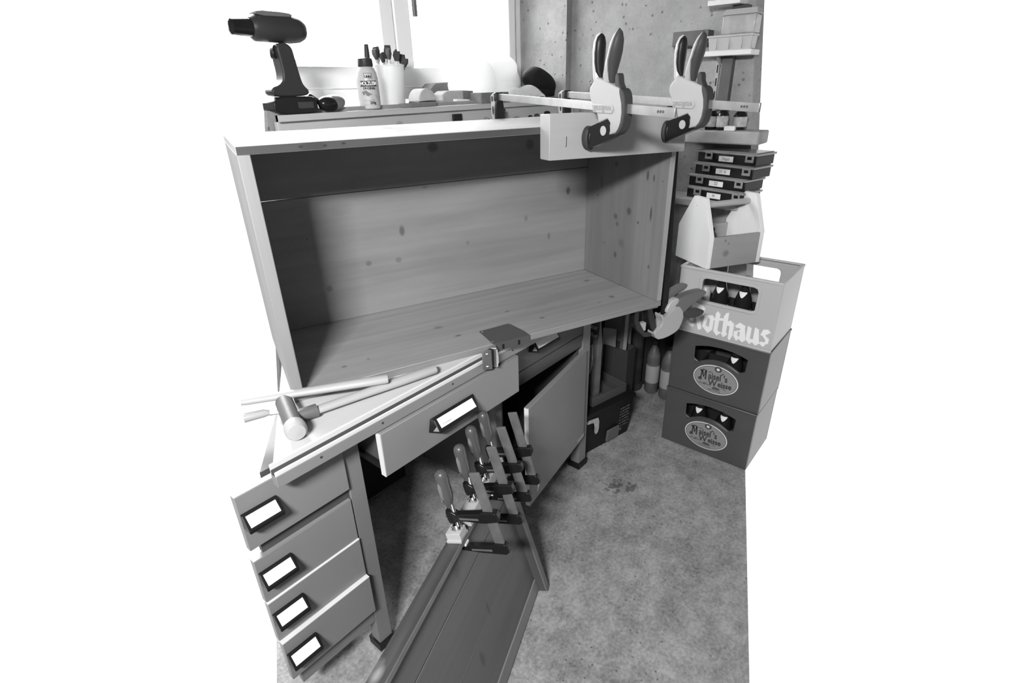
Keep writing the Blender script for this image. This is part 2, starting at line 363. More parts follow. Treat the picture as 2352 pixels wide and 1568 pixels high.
# left pedestal
m = MB(); m.hull([(0.325, 1.04, .135), (0.534, 1.04, .135), (0.534, 1.58, .135), (0.53, 1.58, .135), (0.345, 1.04, .797), (0.534, 1.04, .797), (0.534, 1.30, .797)]); m.box(0.535, 0.575, 1.0605, 1.40, 0.30, 0.34)
m.build('drawer_cabinet', 'bench_dark', bench, bo, smooth=False, recalc=True)
m = MB(); m.box(0.30, 0.5335, 1.022, 1.04, 0.130, 0.176)
m.build('bottom_rail', 'bench_paint', bench, bo, bev=0.001)
def pull(parent, cx, y, cz, half, text=True, cut_left=False):
    k = half * 0.80; x0 = cx - half; x1 = cx + half; xa = x0 if cut_left else cx - k; xb = cx + k
    h_ = MB(); h_.hull([(x0, y, cz - .021), (x1, y, cz - .021), (x1 - .008, y, cz + .018), (x0 + (0 if cut_left else .008), y, cz + .018),
                (xa, y - .030, cz - .012), (xb, y - .030, cz - .012), (xa, y - .030, cz - .020), (xb, y - .030, cz - .020), (xb, y - .006, cz + .018), (xa, y - .006, cz + .018)])
    ho = h_.build('handle', 'black_plastic', parent, bo, bev=0.0015)
    n = V((0, -0.030, 0.024)).normalized(); u = V((0, -0.024, -0.030)).normalized()
    c = V((0.5 * (xa + xb), y - .018, cz + .003)) + n * 0.0009; hx = 0.5 * (xb - xa) - .006; hy = .0140
    q = MB(); pts = []
    for sx in (-1, 1):
        for sy in (-1, 1):
            for t in (-0.0008, 0.0008): pts.append(c + V((sx * hx, 0, 0)) + u * sy * hy + n * t)
    q.hull(pts); lab = q.build('label_card', 'paper', parent, bo)
    lab.parent = ho
    if not cut_left:
        t = MB(); a = V((x0 + .006, y - .003, cz - .017)); b = V((xa - .003, y - .027, cz - .013)); d = V((xa - .001, y - .008, cz + .013))
        off = V((-0.7, -0.7, 0.15)).normalized() * 0.002
        t.hull([a + off, b + off, d + off, a - off, b - off, d - off]); e = t.build('end_facet', 'bench_front', parent, bo); e.parent = ho
    if text:
        t = MB(); q0 = c + n * 0.001 + V((-hx * .85, 0, 0)) + u * 0.010; pth = [q0 + V((.0016 * k, 0, 0)) - u * (.0035 + .0022 * math.sin(2.3 * k)) for k in range(3, 19)]
        t.tube(pth, .00035, 5); t.tube([q0, q0 + V((.003, 0, 0)) - u * .007], .0004, 5); e = t.build('writing', 'ink_grey', parent, bo, smooth=False); e.parent = ho
    return ho
def drawer(nm, x0, x1, z0, z1, yf, mat, th=0.018, depth=0.35, side=True):
    d = MB().box(x0, x1, yf, yf + th, z0, z1).build('drawer', mat, bench, bo, bev=0.0015)
    return d
dk = []
for z0, z1, yf in ((0.199, 0.334, 0.999), (0.338, 0.467, 1.0115), (0.471, 0.601, 1.016), (0.640, 0.790, 1.010)):
    d = drawer('d', 0.272, 0.530, z0, z1, yf, 'bench_front')
    o = MB().box(0.272, 0.530, yf + .0002, yf + .0178, z1, z1 + .0012).build('edge_band', 'edge_white' if z1 < .5 else 'bench_front', bench, bo); o.parent = d  # white tops of the two lower drawers stand for light on their edges
    pull(d, 0.318, yf, 0.5 * (z0 + z1) + 0.012, 0.044, False, True)
MB().box(0.30, 0.534, 1.026, 1.04, 0.603, 0.637).build('cross_rail', 'bench_dark', bench, bo)
# middle drawer, pulled open
mdr = MB().box(0.6022, 1.135, 0.947, 0.965, 0.664, 0.794).build('drawer', 'bench_front', bench, bo, bev=0.002)
MB().box(0.5995, 0.6020, 0.9472, 0.9648, 0.665, 0.793).build('edge_band', 'edge_white', mdr, bo)
m = MB(); m.box(0.615, 0.627, 0.966, 1.40, 0.672, 0.785); m.box(1.108, 1.12, 0.966, 1.40, 0.672, 0.785); m.box(0.627, 1.108, 0.966, 1.40, 0.672, 0.680)
m.build('drawer_box', 'bench_dark', mdr, bo)
MB().box(0.604, 0.6148, 0.975, 1.30, 0.675, 0.690).build('drawer_runner', 'black_plastic', mdr, bo)
pull(mdr, 0.842, 0.947, 0.738, 0.092)
# middle bay back and frame
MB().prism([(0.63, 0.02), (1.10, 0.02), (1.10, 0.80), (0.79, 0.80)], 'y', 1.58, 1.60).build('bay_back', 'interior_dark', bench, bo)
MB().box(1.105, 1.140, 1.030, 1.060, 0.03, 0.797).build('cupboard_post', 'bench_paint', bench, bo, bev=0.002)
# right cupboard
m = MB(); m.box(1.141, 1.155, 1.04, 1.58, 0.155, 0.797); m.box(1.612, 1.6245, 1.04, 1.58, 0.155, 0.797); m.box(1.155, 1.612, 1.045, 1.56, 0.155, 0.170); m.box(1.155, 1.612, 1.56, 1.58, 0.155, 0.797)
m.build('cupboard_body', 'bench_dark', bench, bo)
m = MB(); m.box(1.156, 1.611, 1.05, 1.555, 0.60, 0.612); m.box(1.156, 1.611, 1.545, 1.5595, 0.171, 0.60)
m.build('cupboard_shade', 'interior_dark', bench, bo)  # near-black sheets stand in for the shade inside the cupboard
rd = MB().box(1.145, 1.622, 1.022, 1.040, 0.668, 0.794).build('drawer', 'bench_dark', bench, bo, bev=0.002)
pull(rd, 1.362, 1.022, 0.745, 0.082)
MB().box(1.145, 1.622, 1.024, 1.040, 0.612, 0.664).build('cross_rail', 'bench_dark', bench, bo, bev=0.001)
hx, hy = 1.622, 1.018; ang = math.atan2(0.938 - hy, 1.145 - hx); L_ = 0.482
dmat = Matrix.Translation((hx, hy, 0)) @ Matrix.Rotation(ang, 4, 'Z')
d = MB().box(0, L_, 0.0, 0.018, 0.183, 0.600)
dd = d.build('cupboard_door', 'bench_front', bench, (0, 0, 0), bev=0.0015); dd.matrix_local = Matrix.Translation(-V(bo)) @ dmat
MB().box(L_, L_ + .0012, 0.001, 0.017, 0.185, 0.598).build('edge_band', 'edge_white', dd)
MB().box(0.0, 0.06, 0.0185, 0.0195, 0.192, 0.204).build('maker_plate', 'clamp_light', dd)
kk = MB(); kk.tube([(L_ - .028, .018, .300), (L_ - .028, .030, .300)], .007); kk.ell((L_ - .030, .034, .296), (.010, .004, .010)); kk.ell((L_ - .024, .040, .272), (.008, .003, .010)); kk.tube([(L_ - .03, .034, .290), (L_ - .026, .038, .262), (L_ - .02, .036, .248)], .0025)
kk.build('lock_and_keys', 'chrome', dd)

# ------------------------------------------------------------------ cabinet carcass on the bench
RB = R_(-21.112); BL = (0.535, 1.151, 0.850)
bmat = Matrix.Translation(BL) @ Matrix.Rotation(RB, 4, 'Z')
box = thing('cabinet_carcass', 'large open-fronted pine cabinet carcass lying on the workbench', 'cabinet', mat=bmat)
BK = [(0.428, .435, .285, .011, .1, .020, .62), (0.305, .435, .195, .011, .1, .010, .45), (0.170, .435, .135, .012, .1, .012, .45), (0.405, .435, .190, .013, .1, .011, .40), (0.245, .435, .38, .045, .1, .024, .12),
      (1.085, .435, .345, .011, .1, .017, .75), (1.00, .435, .185, .007, .1, .016, .45), (0.90, .435, .265, .009, .1, .012, .35), (0.52, .435, .415, .012, .1, .006, .3), (0.66, .435, .21, .008, .1, .009, .3), (0.56, .435, .505, .022, .1, .018, .6), (0.13, .435, .30, .004, .1, .003, .6)]
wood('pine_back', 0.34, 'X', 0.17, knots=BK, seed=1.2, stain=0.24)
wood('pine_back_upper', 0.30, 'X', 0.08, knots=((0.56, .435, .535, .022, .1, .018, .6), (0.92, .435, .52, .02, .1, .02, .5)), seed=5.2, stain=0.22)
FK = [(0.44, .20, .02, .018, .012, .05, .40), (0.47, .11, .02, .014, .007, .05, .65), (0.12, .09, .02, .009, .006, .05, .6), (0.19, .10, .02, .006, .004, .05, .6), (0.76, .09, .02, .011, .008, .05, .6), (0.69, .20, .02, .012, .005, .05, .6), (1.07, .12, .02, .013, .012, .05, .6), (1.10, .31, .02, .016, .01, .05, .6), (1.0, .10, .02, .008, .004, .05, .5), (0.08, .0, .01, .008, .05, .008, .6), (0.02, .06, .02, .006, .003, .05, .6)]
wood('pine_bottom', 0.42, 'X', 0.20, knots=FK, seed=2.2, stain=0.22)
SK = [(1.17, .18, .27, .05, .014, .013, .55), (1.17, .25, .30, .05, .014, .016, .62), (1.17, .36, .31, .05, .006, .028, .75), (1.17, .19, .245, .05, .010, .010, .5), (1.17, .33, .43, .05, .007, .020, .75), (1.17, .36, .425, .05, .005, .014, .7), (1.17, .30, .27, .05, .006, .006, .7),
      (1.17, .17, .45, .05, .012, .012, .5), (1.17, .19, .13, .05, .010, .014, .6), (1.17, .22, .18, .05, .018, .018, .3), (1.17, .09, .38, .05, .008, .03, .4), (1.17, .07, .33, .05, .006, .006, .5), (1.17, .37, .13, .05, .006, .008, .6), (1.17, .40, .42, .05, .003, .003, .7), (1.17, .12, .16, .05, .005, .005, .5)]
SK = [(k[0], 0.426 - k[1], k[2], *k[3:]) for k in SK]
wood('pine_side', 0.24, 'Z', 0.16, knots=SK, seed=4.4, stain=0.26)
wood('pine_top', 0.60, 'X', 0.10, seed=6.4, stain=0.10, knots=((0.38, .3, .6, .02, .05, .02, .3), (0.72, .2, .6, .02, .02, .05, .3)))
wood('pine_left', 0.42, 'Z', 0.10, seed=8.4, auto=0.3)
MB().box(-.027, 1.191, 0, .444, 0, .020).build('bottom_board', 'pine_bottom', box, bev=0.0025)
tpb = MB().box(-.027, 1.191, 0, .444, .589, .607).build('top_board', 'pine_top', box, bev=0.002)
wood('pine_edge_dark', 0.09, 'X', 0.3, seed=7.7, stain=0.35, knots=((.10, 0, .598, .006, .05, .003, .8), (.15, 0, .597, .005, .05, .003, .8), (.19, 0, .599, .006, .05, .003, .8), (.125, 0, .598, .03, .05, .02, .35)))  # front strip of the top board, darker than its top face
MB().box(-.0255, 1.1895, -.0012, .0012, .5905, .6055).build('front_edge', 'pine_edge_dark', tpb)
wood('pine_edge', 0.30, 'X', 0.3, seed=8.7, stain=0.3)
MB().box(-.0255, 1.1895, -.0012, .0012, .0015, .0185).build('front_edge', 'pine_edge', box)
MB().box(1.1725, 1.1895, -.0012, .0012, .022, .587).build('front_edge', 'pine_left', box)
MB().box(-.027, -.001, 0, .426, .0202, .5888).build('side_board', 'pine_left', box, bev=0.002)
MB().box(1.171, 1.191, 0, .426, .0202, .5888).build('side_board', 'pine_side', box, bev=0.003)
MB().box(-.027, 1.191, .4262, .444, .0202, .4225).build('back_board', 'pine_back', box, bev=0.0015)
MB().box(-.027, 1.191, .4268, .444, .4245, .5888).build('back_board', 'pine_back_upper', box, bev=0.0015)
# clamping timber
wood('timber_pale', 0.48, 'X', 0.05, seed=11, knots=((0.80 - .697, -.045, .04, .003, .05, .02, .0), (0.32, -.045, .05, .003, .05, .005, .6)), stain=0.05)
tb = thing('timber_block', 'thick pale square-cut timber clamped across the top front of the carcass', 'timber', mat=bmat @ Matrix.Translation((.697, -.0462, .520)))
tb2 = MB(); tb2.hull([(0, 0, 0.006), (0, .0445, 0.006), (0, 0, .118), (0, .0445, .117), (.478, 0, -.004), (.478, .0445, -.004), (.478, 0, .112), (.478, .0445, .112)])
tb2.build('beam', 'timber_pale', tb, bev=0.002)
MB().tube([(.053, -.0005, .062), (.053, -.0005, .040), (.050, -.0005, .037)], .0008, 6).build('pencil_mark', 'ink', tb)

# ------------------------------------------------------------------ one-hand bar clamps
# prototype frame: x = thickness, y into the work (-s), z; z measured from 1.40 m, s from the carcass front
def S(pts): return [(-a, b - 1.40) for a, b in pts]
def strip_text(mb, body, size, mat, **k): mb.text(body, size, mat, **k)
def one_hand_clamp(label):
    t = thing('bar_clamp', label, 'clamp', (0, 0, 0), group='one-handed bar clamps')
    MB().prism([(0.475, .114), (0.475, .134), (-.36, .103), (-.36, .082)], 'x', -.003, .003).build('bar', 'steel', t, bev=0.0006)
    h_ = MB(); [h_.cyl((-.0034, -.325 + .008 * k, .0945), (.0034, -.325 + .008 * k, .0945), .0032, 10) for k in range(3)]; h_.build('bar_holes', 'rail_dark', t)
    MB().prism(S([(0.066, 1.528), (0.069, 1.545), (0.092, 1.568), (0.104, 1.566), (0.190, 1.540), (0.199, 1.528), (0.201, 1.500), (0.197, 1.462), (0.180, 1.445), (0.152, 1.438), (0.156, 1.450), (0.155, 1.466), (0.144, 1.475), (0.110, 1.464), (0.102, 1.484), (0.080, 1.508)]), 'x', -.0125, .0125).build('clamp_housing', 'clamp_body', t, bev=0.003)
    o = MB().prism(S([(0.080, 1.509), (0.162, 1.508), (0.168, 1.498), (0.162, 1.487), (0.090, 1.488)]), 'x', -.0150, -.012).build('name_plate', 'clamp_body', t, bev=0.002)
    q = MB(); q.text('wolfcraft', 0.021, face_mat((-.0151, -.125, .0980), (0, 1, 0), (0, 0, -1)), 0.0009, wx=0.95, bold=0.0003); q.build('raised_lettering', 'logo_grey', o)
    MB().prism(chaikin(S([(0.180, 1.542), (0.190, 1.543), (0.203, 1.530), (0.207, 1.495), (0.204, 1.462), (0.190, 1.444), (0.170, 1.437), (0.192, 1.460), (0.197, 1.500)]), 1), 'x', -.0130, .0135).build('rear_housing', 'grey_rubber', t, bev=0.003)
    # fixed handle: thin towards the lever, wide across, with the black grip on the lever side
    P_ = lambda L: [(0, -a, b - 1.40) for a, b in L]
    MB().tube(P_([(0.104, 1.524), (0.092, 1.548), (0.084, 1.570), (0.081, 1.595), (0.081, 1.620), (0.083, 1.642), (0.087, 1.658), (0.089, 1.664)]), [.004, .0095, .0100, .0100, .0110, .0110, .0080, .003], 22, 1.35, up=(1, 0, 0)).build('fixed_handle', 'clamp_light', t)
    MB().tube(P_([(0.097, 1.566), (0.090, 1.580), (0.0875, 1.600), (0.0875, 1.622), (0.089, 1.643), (0.091, 1.656), (0.092, 1.662)]), [.003, .0085, .0105, .0118, .0112, .0075, .002], 22, 1.32, up=(1, 0, 0)).build('grip_inset', 'black_plastic', t)
    MB().tube(P_([(0.122, 1.545), (0.124, 1.572), (0.130, 1.595), (0.137, 1.615), (0.144, 1.636), (0.151, 1.654), (0.154, 1.664)]), [.006, .0105, .0105, .0105, .0105, .0075, .002], 22, 1.30, up=(1, 0, 0)).build('lever', 'clamp_body', t)
    MB().tube(P_([(0.141, 1.548), (0.141, 1.562), (0.140, 1.580), (0.143, 1.602), (0.1495, 1.624), (0.156, 1.645), (0.159, 1.660), (0.158, 1.667)]), [.003, .0075, .0100, .0130, .0135, .0110, .0060, .001], 22, 1.32, up=(1, 0, 0)).build('lever_grip', 'clamp_grip', t)
    MB().prism(chaikin(S([(0.164, 1.543), (0.160, 1.560), (0.162, 1.571), (0.168, 1.576), (0.174, 1.570), (0.176, 1.553), (0.188, 1.541)]), 2), 'x', -.009, .009).build('release_trigger', 'grey_rubber', t, bev=0.003)
    a = MB(); a.prism(chaikin(S([(0.190, 1.450), (0.180, 1.440), (0.100, 1.410), (0.062, 1.398), (0.052, 1.410), (0.052, 1.440), (0.062, 1.452), (0.100, 1.463), (0.140, 1.478), (0.153, 1.467), (0.155, 1.442), (0.170, 1.440)]), 1), 'x', -.010, .010)
    ao = a.build('jaw_arm', 'black_gloss', t, bev=0.002)
    b = MB(); b.lathe([(0.0, 0), (.0115, 0), (.0115, .001), (0, .001)], (-.0102, -.128, .047), (-1, 0, 0), 24); b.build('pin_disc', 'clamp_light', ao)
    p = MB(); p.prism(circ(0, .025, .018, .030, 32), 'y', -.066, -.0445); po = p.build('jaw_pad', 'grey_rubber', t, bev=0.004)
    p = MB(); p.prism(circ(0, .025, .013, .025, 32), 'y', -.074, -.064); p.build('pad_carrier', 'black_plastic', po, bev=0.003)
    # rear (fixed) jaw
    m_ = MB(); m_.prism(S([(-.470, 1.535), (-.446, 1.537), (-.446, 1.470), (-.452, 1.440), (-.470, 1.436), (-.486, 1.470), (-.486, 1.528)]), 'x', -.012, .012); rj = m_.build('rear_jaw', 'clamp_body', t, bev=0.002)
    m_ = MB(); m_.prism(circ(.474, .118, .006, .009, 16), 'x', -.0128, -.0118); m_.prism(circ(.470, .083, .005, .014, 16), 'x', -.0128, -.0118); m_.build('jaw_recess', 'black_plastic', rj)
    m_ = MB(); m_.prism(circ(0, .075, .018, .055, 28), 'y', .4445, .453); m_.prism([(-.014, .11), (.014, .11), (.014, .137), (-.014, .137)], 'y', .4445, .462); m_.build('rear_pad', 'black_plastic', rj, bev=0.003)
    return t
c1 = one_hand_clamp('one-handed bar clamp nearest the middle of the timber, left of the other upright clamp')
place1 = bmat @ Matrix.Translation((.815, 0, .550)); c1.matrix_world = place1
c2 = dup(c1, label='one-handed bar clamp at the right end of the timber, in front of the shelves', mat=bmat @ Matrix.Translation((1.094, 0.010, .550)))
# third clamp, upright at the carcass' front right corner, drawn in its own (x,z) plane; z from 0.70
t = thing('bar_clamp', 'upright bar clamp gripping under the right front corner of the carcass, handles pointing right', 'clamp', mat=bmat @ Matrix.Translation((1.22, .035, -.150)), group='one-handed bar clamps')
def Q(pts): return [(a - 1.22, b - .70) for a, b in pts]
MB().prism(Q([(1.262, .76), (1.234, .76), (1.200, 1.47), (1.226, 1.47)]), 'y', -.004, .004).build('bar', 'bar_black', t, bev=0.0006)
MB().prism(Q([(1.226, 1.50), (1.226, 1.458), (1.130, 1.458), (1.135, 1.475)]), 'y', -.012, .012).build('rear_jaw', 'black_plastic', t, bev=0.002)
MB().prism(chaikin(Q([(1.222, .805), (1.232, .790), (1.256, .800), (1.294, .828), (1.332, .786), (1.320, .735), (1.300, .716), (1.248, .704), (1.203, .708), (1.188, .742), (1.215, .752), (1.229, .774), (1.218, .795)]), 1), 'y', -.020, .020).build('clamp_housing', 'clamp_body', t, bev=0.004)
MB().prism(chaikin(Q([(1.240, .806), (1.262, .842), (1.285, .852), (1.306, .846), (1.296, .824), (1.262, .796)]), 1), 'y', -.014, .016).build('housing_cap', 'clamp_light', t, bev=0.004)
MB().prism(chaikin(Q([(1.240, .840), (1.255, .872), (1.308, .889), (1.340, .892), (1.360, .884), (1.352, .870), (1.313, .858), (1.270, .838)]), 2), 'y', .004, .024).build('release_trigger', 'clamp_grip_mid', t, bev=0.004)
MB().prism(chaikin(Q([(1.290, .822), (1.304, .848), (1.356, .858), (1.412, .859), (1.440, .848), (1.438, .836), (1.396, .819), (1.354, .801), (1.334, .780), (1.310, .790)]), 2), 'y', -.016, .016).build('fixed_handle', 'clamp_grip_mid', t, bev=0.005)
MB().prism(chaikin(Q([(1.318, .795), (1.350, .795), (1.391, .786), (1.444, .772), (1.436, .755), (1.395, .750), (1.345, .760)]), 2), 'y', -.016, .014).build('lever', 'clamp_grip', t, bev=0.004)
m = MB(); m.prism(Q([(1.095, .846), (1.118, .846), (1.120, .800), (1.150, .752), (1.185, .735), (1.188, .722), (1.150, .728), (1.112, .765), (1.096, .80)]), 'y', -.011, .011); m.prism(Q([(1.150, .846), (1.172, .846), (1.195, .79), (1.205, .758), (1.190, .740), (1.175, .76), (1.160, .80)]), 'y', -.013, .013)
ao = m.build('jaw_arm', 'black_gloss', t, bev=0.003)
MB().box(1.125 - 1.22, 1.158 - 1.22, -.010, .010, .052, .086).build('jaw_insert', 'clamp_body', ao, bev=0.004)
MB().prism(Q([(1.100, .8495), (1.200, .8495), (1.195, .836), (1.110, .840)]), 'y', -.020, .020).build('jaw_pad', 'clamp_body', t, bev=0.003)

# ------------------------------------------------------------------ second carcass leaning against the bench
e = V((.932, .362, 0)).normalized(); mm = V((-.362, .932, 0)).normalized(); th = R_(15.7)
fr_ = -math.cos(th) * mm + math.sin(th) * V((0, 0, 1)); up = math.sin(th) * mm + math.cos(th) * V((0, 0, 1))
lmat = Matrix.Identity(4)
for i in range(3): lmat[i][0] = e[i]; lmat[i][1] = -fr_[i]; lmat[i][2] = up[i]
lmat[0][3], lmat[1][3], lmat[2][3] = 1.023, .780, .0
lean = thing('leaning_carcass', 'dark boarded carcass tipped on its long edge and leaning towards the bench drawers', 'cabinet', mat=lmat)
wood('old_board', 0.19, 'X', 0.16, seed=13, stain=0.2, rough=0.6, knots=((-.40, 0, .17, .012, .05, .03, .4), (-.30, 0, .24, .006, .05, .03, .4), (-.36, 0, .46, .02, .05, .05, .25)))
wood('old_board_edge', 0.10, 'X', 0.6, seed=15, stain=0.7, fine=0.9, auto=-3.0); wood('old_batten', 0.33, 'X', 0.14, seed=17); wood('old_end', 0.12, 'Z', 0.15, seed=19)
wood('old_end_edge', 0.24, 'Z', 0.15, seed=21)
for a, b in ((.053, .225), (.2258, .388), (.3915, .484)):
    MB().box(-.80, -.0205, 0, .018, a, b).build('panel_board', 'old_board', lean, bev=0.0012)
MB().box(-.80, -.0205, -.004, .018, .008, .052).build('bottom_batten', 'old_batten', lean, bev=0.001)
MB().box(-.80, .0, -.015, .030, .4845, .500).build('top_rail', 'old_board_edge', lean, bev=0.001)
MB().box(-.80, -.02, -.0168, -.0150, .486, .4995).build('top_rail_edge', 'old_end_edge', lean, bev=0.0008)
MB().box(-.020, .0, -.028, .026, .0, .484).build('end_board', 'old_end', lean, bev=0.001)
MB().box(-.022, .0015, -.034, -.0282, .002, .484).build('end_board_edge', 'old_end_edge', lean, bev=0.001)
def caul(name, label, x0, x1, y0, y1, h0, h1, mat, steps=False):
    c = MB(); c.box(x0, x1, y0, y1, h0, h1)
    if steps: c.box(x0 - .004, x1 + .004, y0, y1 + .002, h0, h0 + .008)
    o = c.build(name, mat, None, (0.5 * (x0 + x1), 0.5 * (y0 + y1), h0), bev=0.001); o.matrix_world = lmat @ Matrix.Translation((0.5 * (x0 + x1), 0.5 * (y0 + y1), h0))
    return tag(o, label, 'wood block', 'clamping blocks on the leaning carcass')
wood('block_pale', 0.66, 'Y', 0.06, seed=23); wood('block_mid', 0.42, 'X', 0.12, seed=25)
caul('wood_block', 'small white stepped wood block under the nearest F-clamp screw', -.322, -.285, -.020, .022, .5005, .528, 'block_pale', True)
caul('wood_block', 'long pale wood block under the second F-clamp screw from the front', -.262, -.150, -.022, .022, .5005, .526, 'block_pale')
caul('wood_block', 'pale wood block under the third F-clamp screw from the front', -.132, -.062, -.020, .024, .5005, .528, 'block_pale')
caul('wood_block', 'pale wood block under the farthest F-clamp screw, beside the cupboard door', -.050, .010, -.020, .024, .5005, .528, 'block_pale')

# ------------------------------------------------------------------ F-clamps (prototype: y = -d, z = h - 0.45)
def fclamp(label):
    t = thing('f_clamp', label, 'clamp', (0, 0, 0), group='F-clamps on the leaning carcass')
    J = lambda pts: [(-a, b - .45) for a, b in pts]
    MB().box(-.0035, .0035, -.128, -.101, .020, .252).build('bar', 'steel_dull', t, bev=0.001)
    j = MB().prism(J([(-.006, .468), (.0, .4755), (.096, .4765), (.100, .484), (.130, .482), (.137, .472), (.137, .456), (.128, .449), (.06, .453), (.0, .461)]), 'x', -.0085, .0085).build('fixed_jaw', 'black_gloss', t, bev=0.0025)
    MB().box(-.010, .010, -.018, .002, .0258, .0335).build('jaw_cap', 'cream', j, bev=0.001)
    MB().prism(J([(.03, .462), (.09, .460), (.09, .4665), (.03, .4675)]), 'x', -.0092, -.0083).build('jaw_rib', 'steel_dull', j)
    s = MB(); s.prism(J([(-.004, .588), (.012, .590), (.022, .580), (.090, .582), (.100, .586), (.138, .584), (.141, .570), (.138, .556), (.098, .552), (.03, .560), (.018, .556), (-.004, .556)]), 'x', -.0105, .0105)
    sj = s.build('sliding_jaw', 'black_gloss', t, bev=0.003)
    MB().prism(J([(.03, .566), (.085, .563), (.085, .569), (.03, .572)]), 'x', -.0112, -.0103).build('jaw_rib', 'steel_dull', sj)
    MB().lathe([(0.0, 0), (.0125, .002), (.0135, .010), (.0135, .030), (.011, .038), (0, .040)], (0, -.004, .103), (0, 0, 1), 20).build('screw_boss', 'black_plastic', t)
    prof = []; z = .088
    while z < .168: prof += [(.0045, z), (.0058, z + .0012)]; z += .0025
    sp = MB(); sp.lathe(prof, (0, -.004, 0), (0, -.08, 1), 14); so2 = sp.build('spindle', 'chrome', t)
    MB().lathe([(0, .0790), (.012, .0790), (.0155, .081), (.0155, .084), (.011, .088), (.008, .092), (0, .093)], (0, -.004, 0), (0, 0, 1), 24).build('pressure_plate', 'chrome', so2)
    h = MB(); h.lathe([(0, .150), (.008, .151), (.0095, .160), (.0145, .172), (.0165, .190), (.0165, .225), (.0170, .245), (.0150, .257), (.009, .263), (0, .265)], (0, .006, 0), (0, -.10, 1), 20)
    ho = h.build('wooden_handle', 'handle_red', t)
    r = MB(); r.tube([(-.0105, -.008, .178), (-.0145, -.009, .190), (-.0148, -.012, .222), (-.0125, -.014, .240)], [.002, .0055, .0055, .002], 8); r.tube([(-.006, -.020, .170), (-.010, -.016, .176), (-.010, .001, .176)], .0022, 6); r.build('grip_ridge', 'handle_edge', ho)
    return t
fc0 = None
for a, lb in ((-.30, 'nearest of the four F-clamps, on the small stepped white block'), (-.19, 'second F-clamp from the front, on the long pale block'),
              (-.10, 'third F-clamp from the front, in a row on the leaning carcass'), (-.02, 'farthest of the four F-clamps, bar in front of the open cupboard')):
    mt = lmat @ Matrix.Translation((a, 0, .45)) @ Matrix.Rotation(R_({-.30: 0, -.19: 0.5, -.10: -0.6, -.02: 0.8}[a]), 4, 'X')
    if fc0 is None: fc0 = fclamp(lb); fc0.matrix_world = mt
    else: dup(fc0, label=lb, mat=mt)

# ------------------------------------------------------------------ tools on the bench
wood('ash_handle', 0.60, 'X', 0.06, seed=31, rough=0.4)
def stick(name, label, cat, p0, p1, r0, r1, mat, flat=.75):
    p0 = V(p0); p1 = V(p1); L2 = (p1 - p0).length
    o = MB().tube([(0, 0, 0), (L2 * .04, 0, 0), (L2 * .35, 0, 0), (L2 * .7, 0, 0), (L2 * .985, 0, 0), (L2, 0, 0)], [r0 * .9, r0, (r0 + r1) * .5 * .93, r1 * .98, r1, r1 * .9], 18, flat, up=(0, 0, 1)).build(name, mat)
    o.location = p0; o.rotation_euler = (p1 - p0).to_track_quat('X', 'Z').to_euler()
    return tag(o, label, cat) if label else o
stick('hammer_shaft', 'loose pale wooden tool handle lying across the mallet handle by the carcass corner', 'tool', (0.405, 1.205, .888), (0.690, 1.010, .890), .0125, .0150, 'ash_handle')
mt = thing('mallet', 'soft-faced mallet with white striking face lying at the left end of the worktop', 'mallet', (0.455, 1.065, .850))
p0 = V((0.500, 1.060, .868)); p1 = V((0.827, .986, .867))
o = stick('handle', None, None, p0, p1, .0125, .0160, 'ash_handle'); o.parent = mt; o.location = p0 - V(mt.location)
mo = V((0.455, 1.065, .850))
hd = MB().tube([(0.478, 1.145, .874), (0.436, 1.022, .874)], .0205, 24).build('head', 'clamp_grip_mid', mt, mo, bev=0.002)
MB().lathe([(0, -.004), (.0235, -.002), (.0245, .006), (.0240, .020), (.019, .028), (0, .031)], (0.4375, 1.026, .8745), (-.325, -.946, 0), 28).build('striking_face', 'clamp_light', hd, mo)
MB().tube([(0.462, 1.069, .870), (0.478, 1.065, .869), (0.512, 1.057, .868)], [.013, .0158, .0162], 20).build('collar', 'clamp_grip_mid', mt, mo)
ch = thing('chisel', 'slim steel chisel blade lying beside the mallet head', 'chisel', (0.44, 1.13, .850), group=None)
MB().hull([(0.0, .028, .002), (0.0, .020, .002), (0.085, -.030, .0012), (0.088, -.028, .0012), (0, .028, .006), (0, .020, .006)]).build('blade', 'steel', ch)
MB().tube([(-.05, .045, .011), (-.01, .028, .011), (0.002, .023, .009)], [.011, .0095, .006], 14).build('handle', 'ash_handle', ch)
# metal angle over the carcass edge
ba = thing('metal_bracket', 'dark folded sheet-metal bracket hooked over the front edge of the carcass bottom', 'bracket', mat=bmat @ Matrix.Translation((.532, 0, .0205)))
m = MB(); m.prism([(0, -.006), (.124, -.006), (.124, .030), (.113, .098), (.106, .104), (.004, .098)], 'z', 0, .0022); m.build('top_plate', 'bracket_metal', ba, bev=0.0006, recalc=True)
m = MB(); m.box(0, .124, -.008, -.0055, -.024, .0022); fp = m.build('front_lip', 'bracket_metal', ba, bev=0.0006)
for x in (.028, .082): MB().box(x, x + .007, -.0088, -.0079, -.020, -.005).build('slot', 'black_plastic', fp)
for x, y in ((.010, .088), (.006, .010)): MB().ell((x, y, .0028), (.003, .003, .0016), seg=8).build('sparkle_bead', 'chrome', ba)  # chrome beads put in as the bright sparkles on the plate
hg = thing('corner_hinge', 'small steel concealed hinge standing on the bench guide rail below the bracket', 'hinge', (1.005, .948, .812))
m = MB(); m.hull([(-.033, -.004, .002), (-.006, -.014, -.004), (-.006, -.014, .058), (-.012, -.013, .064), (-.029, -.006, .066), (-.033, -.004, .060), (-.033, 0, .002), (-.006, -.010, -.004), (-.006, -.010, .058), (-.033, 0, .060)]); lf = m.build('leaf', 'steel_dull', hg, bev=0.001)
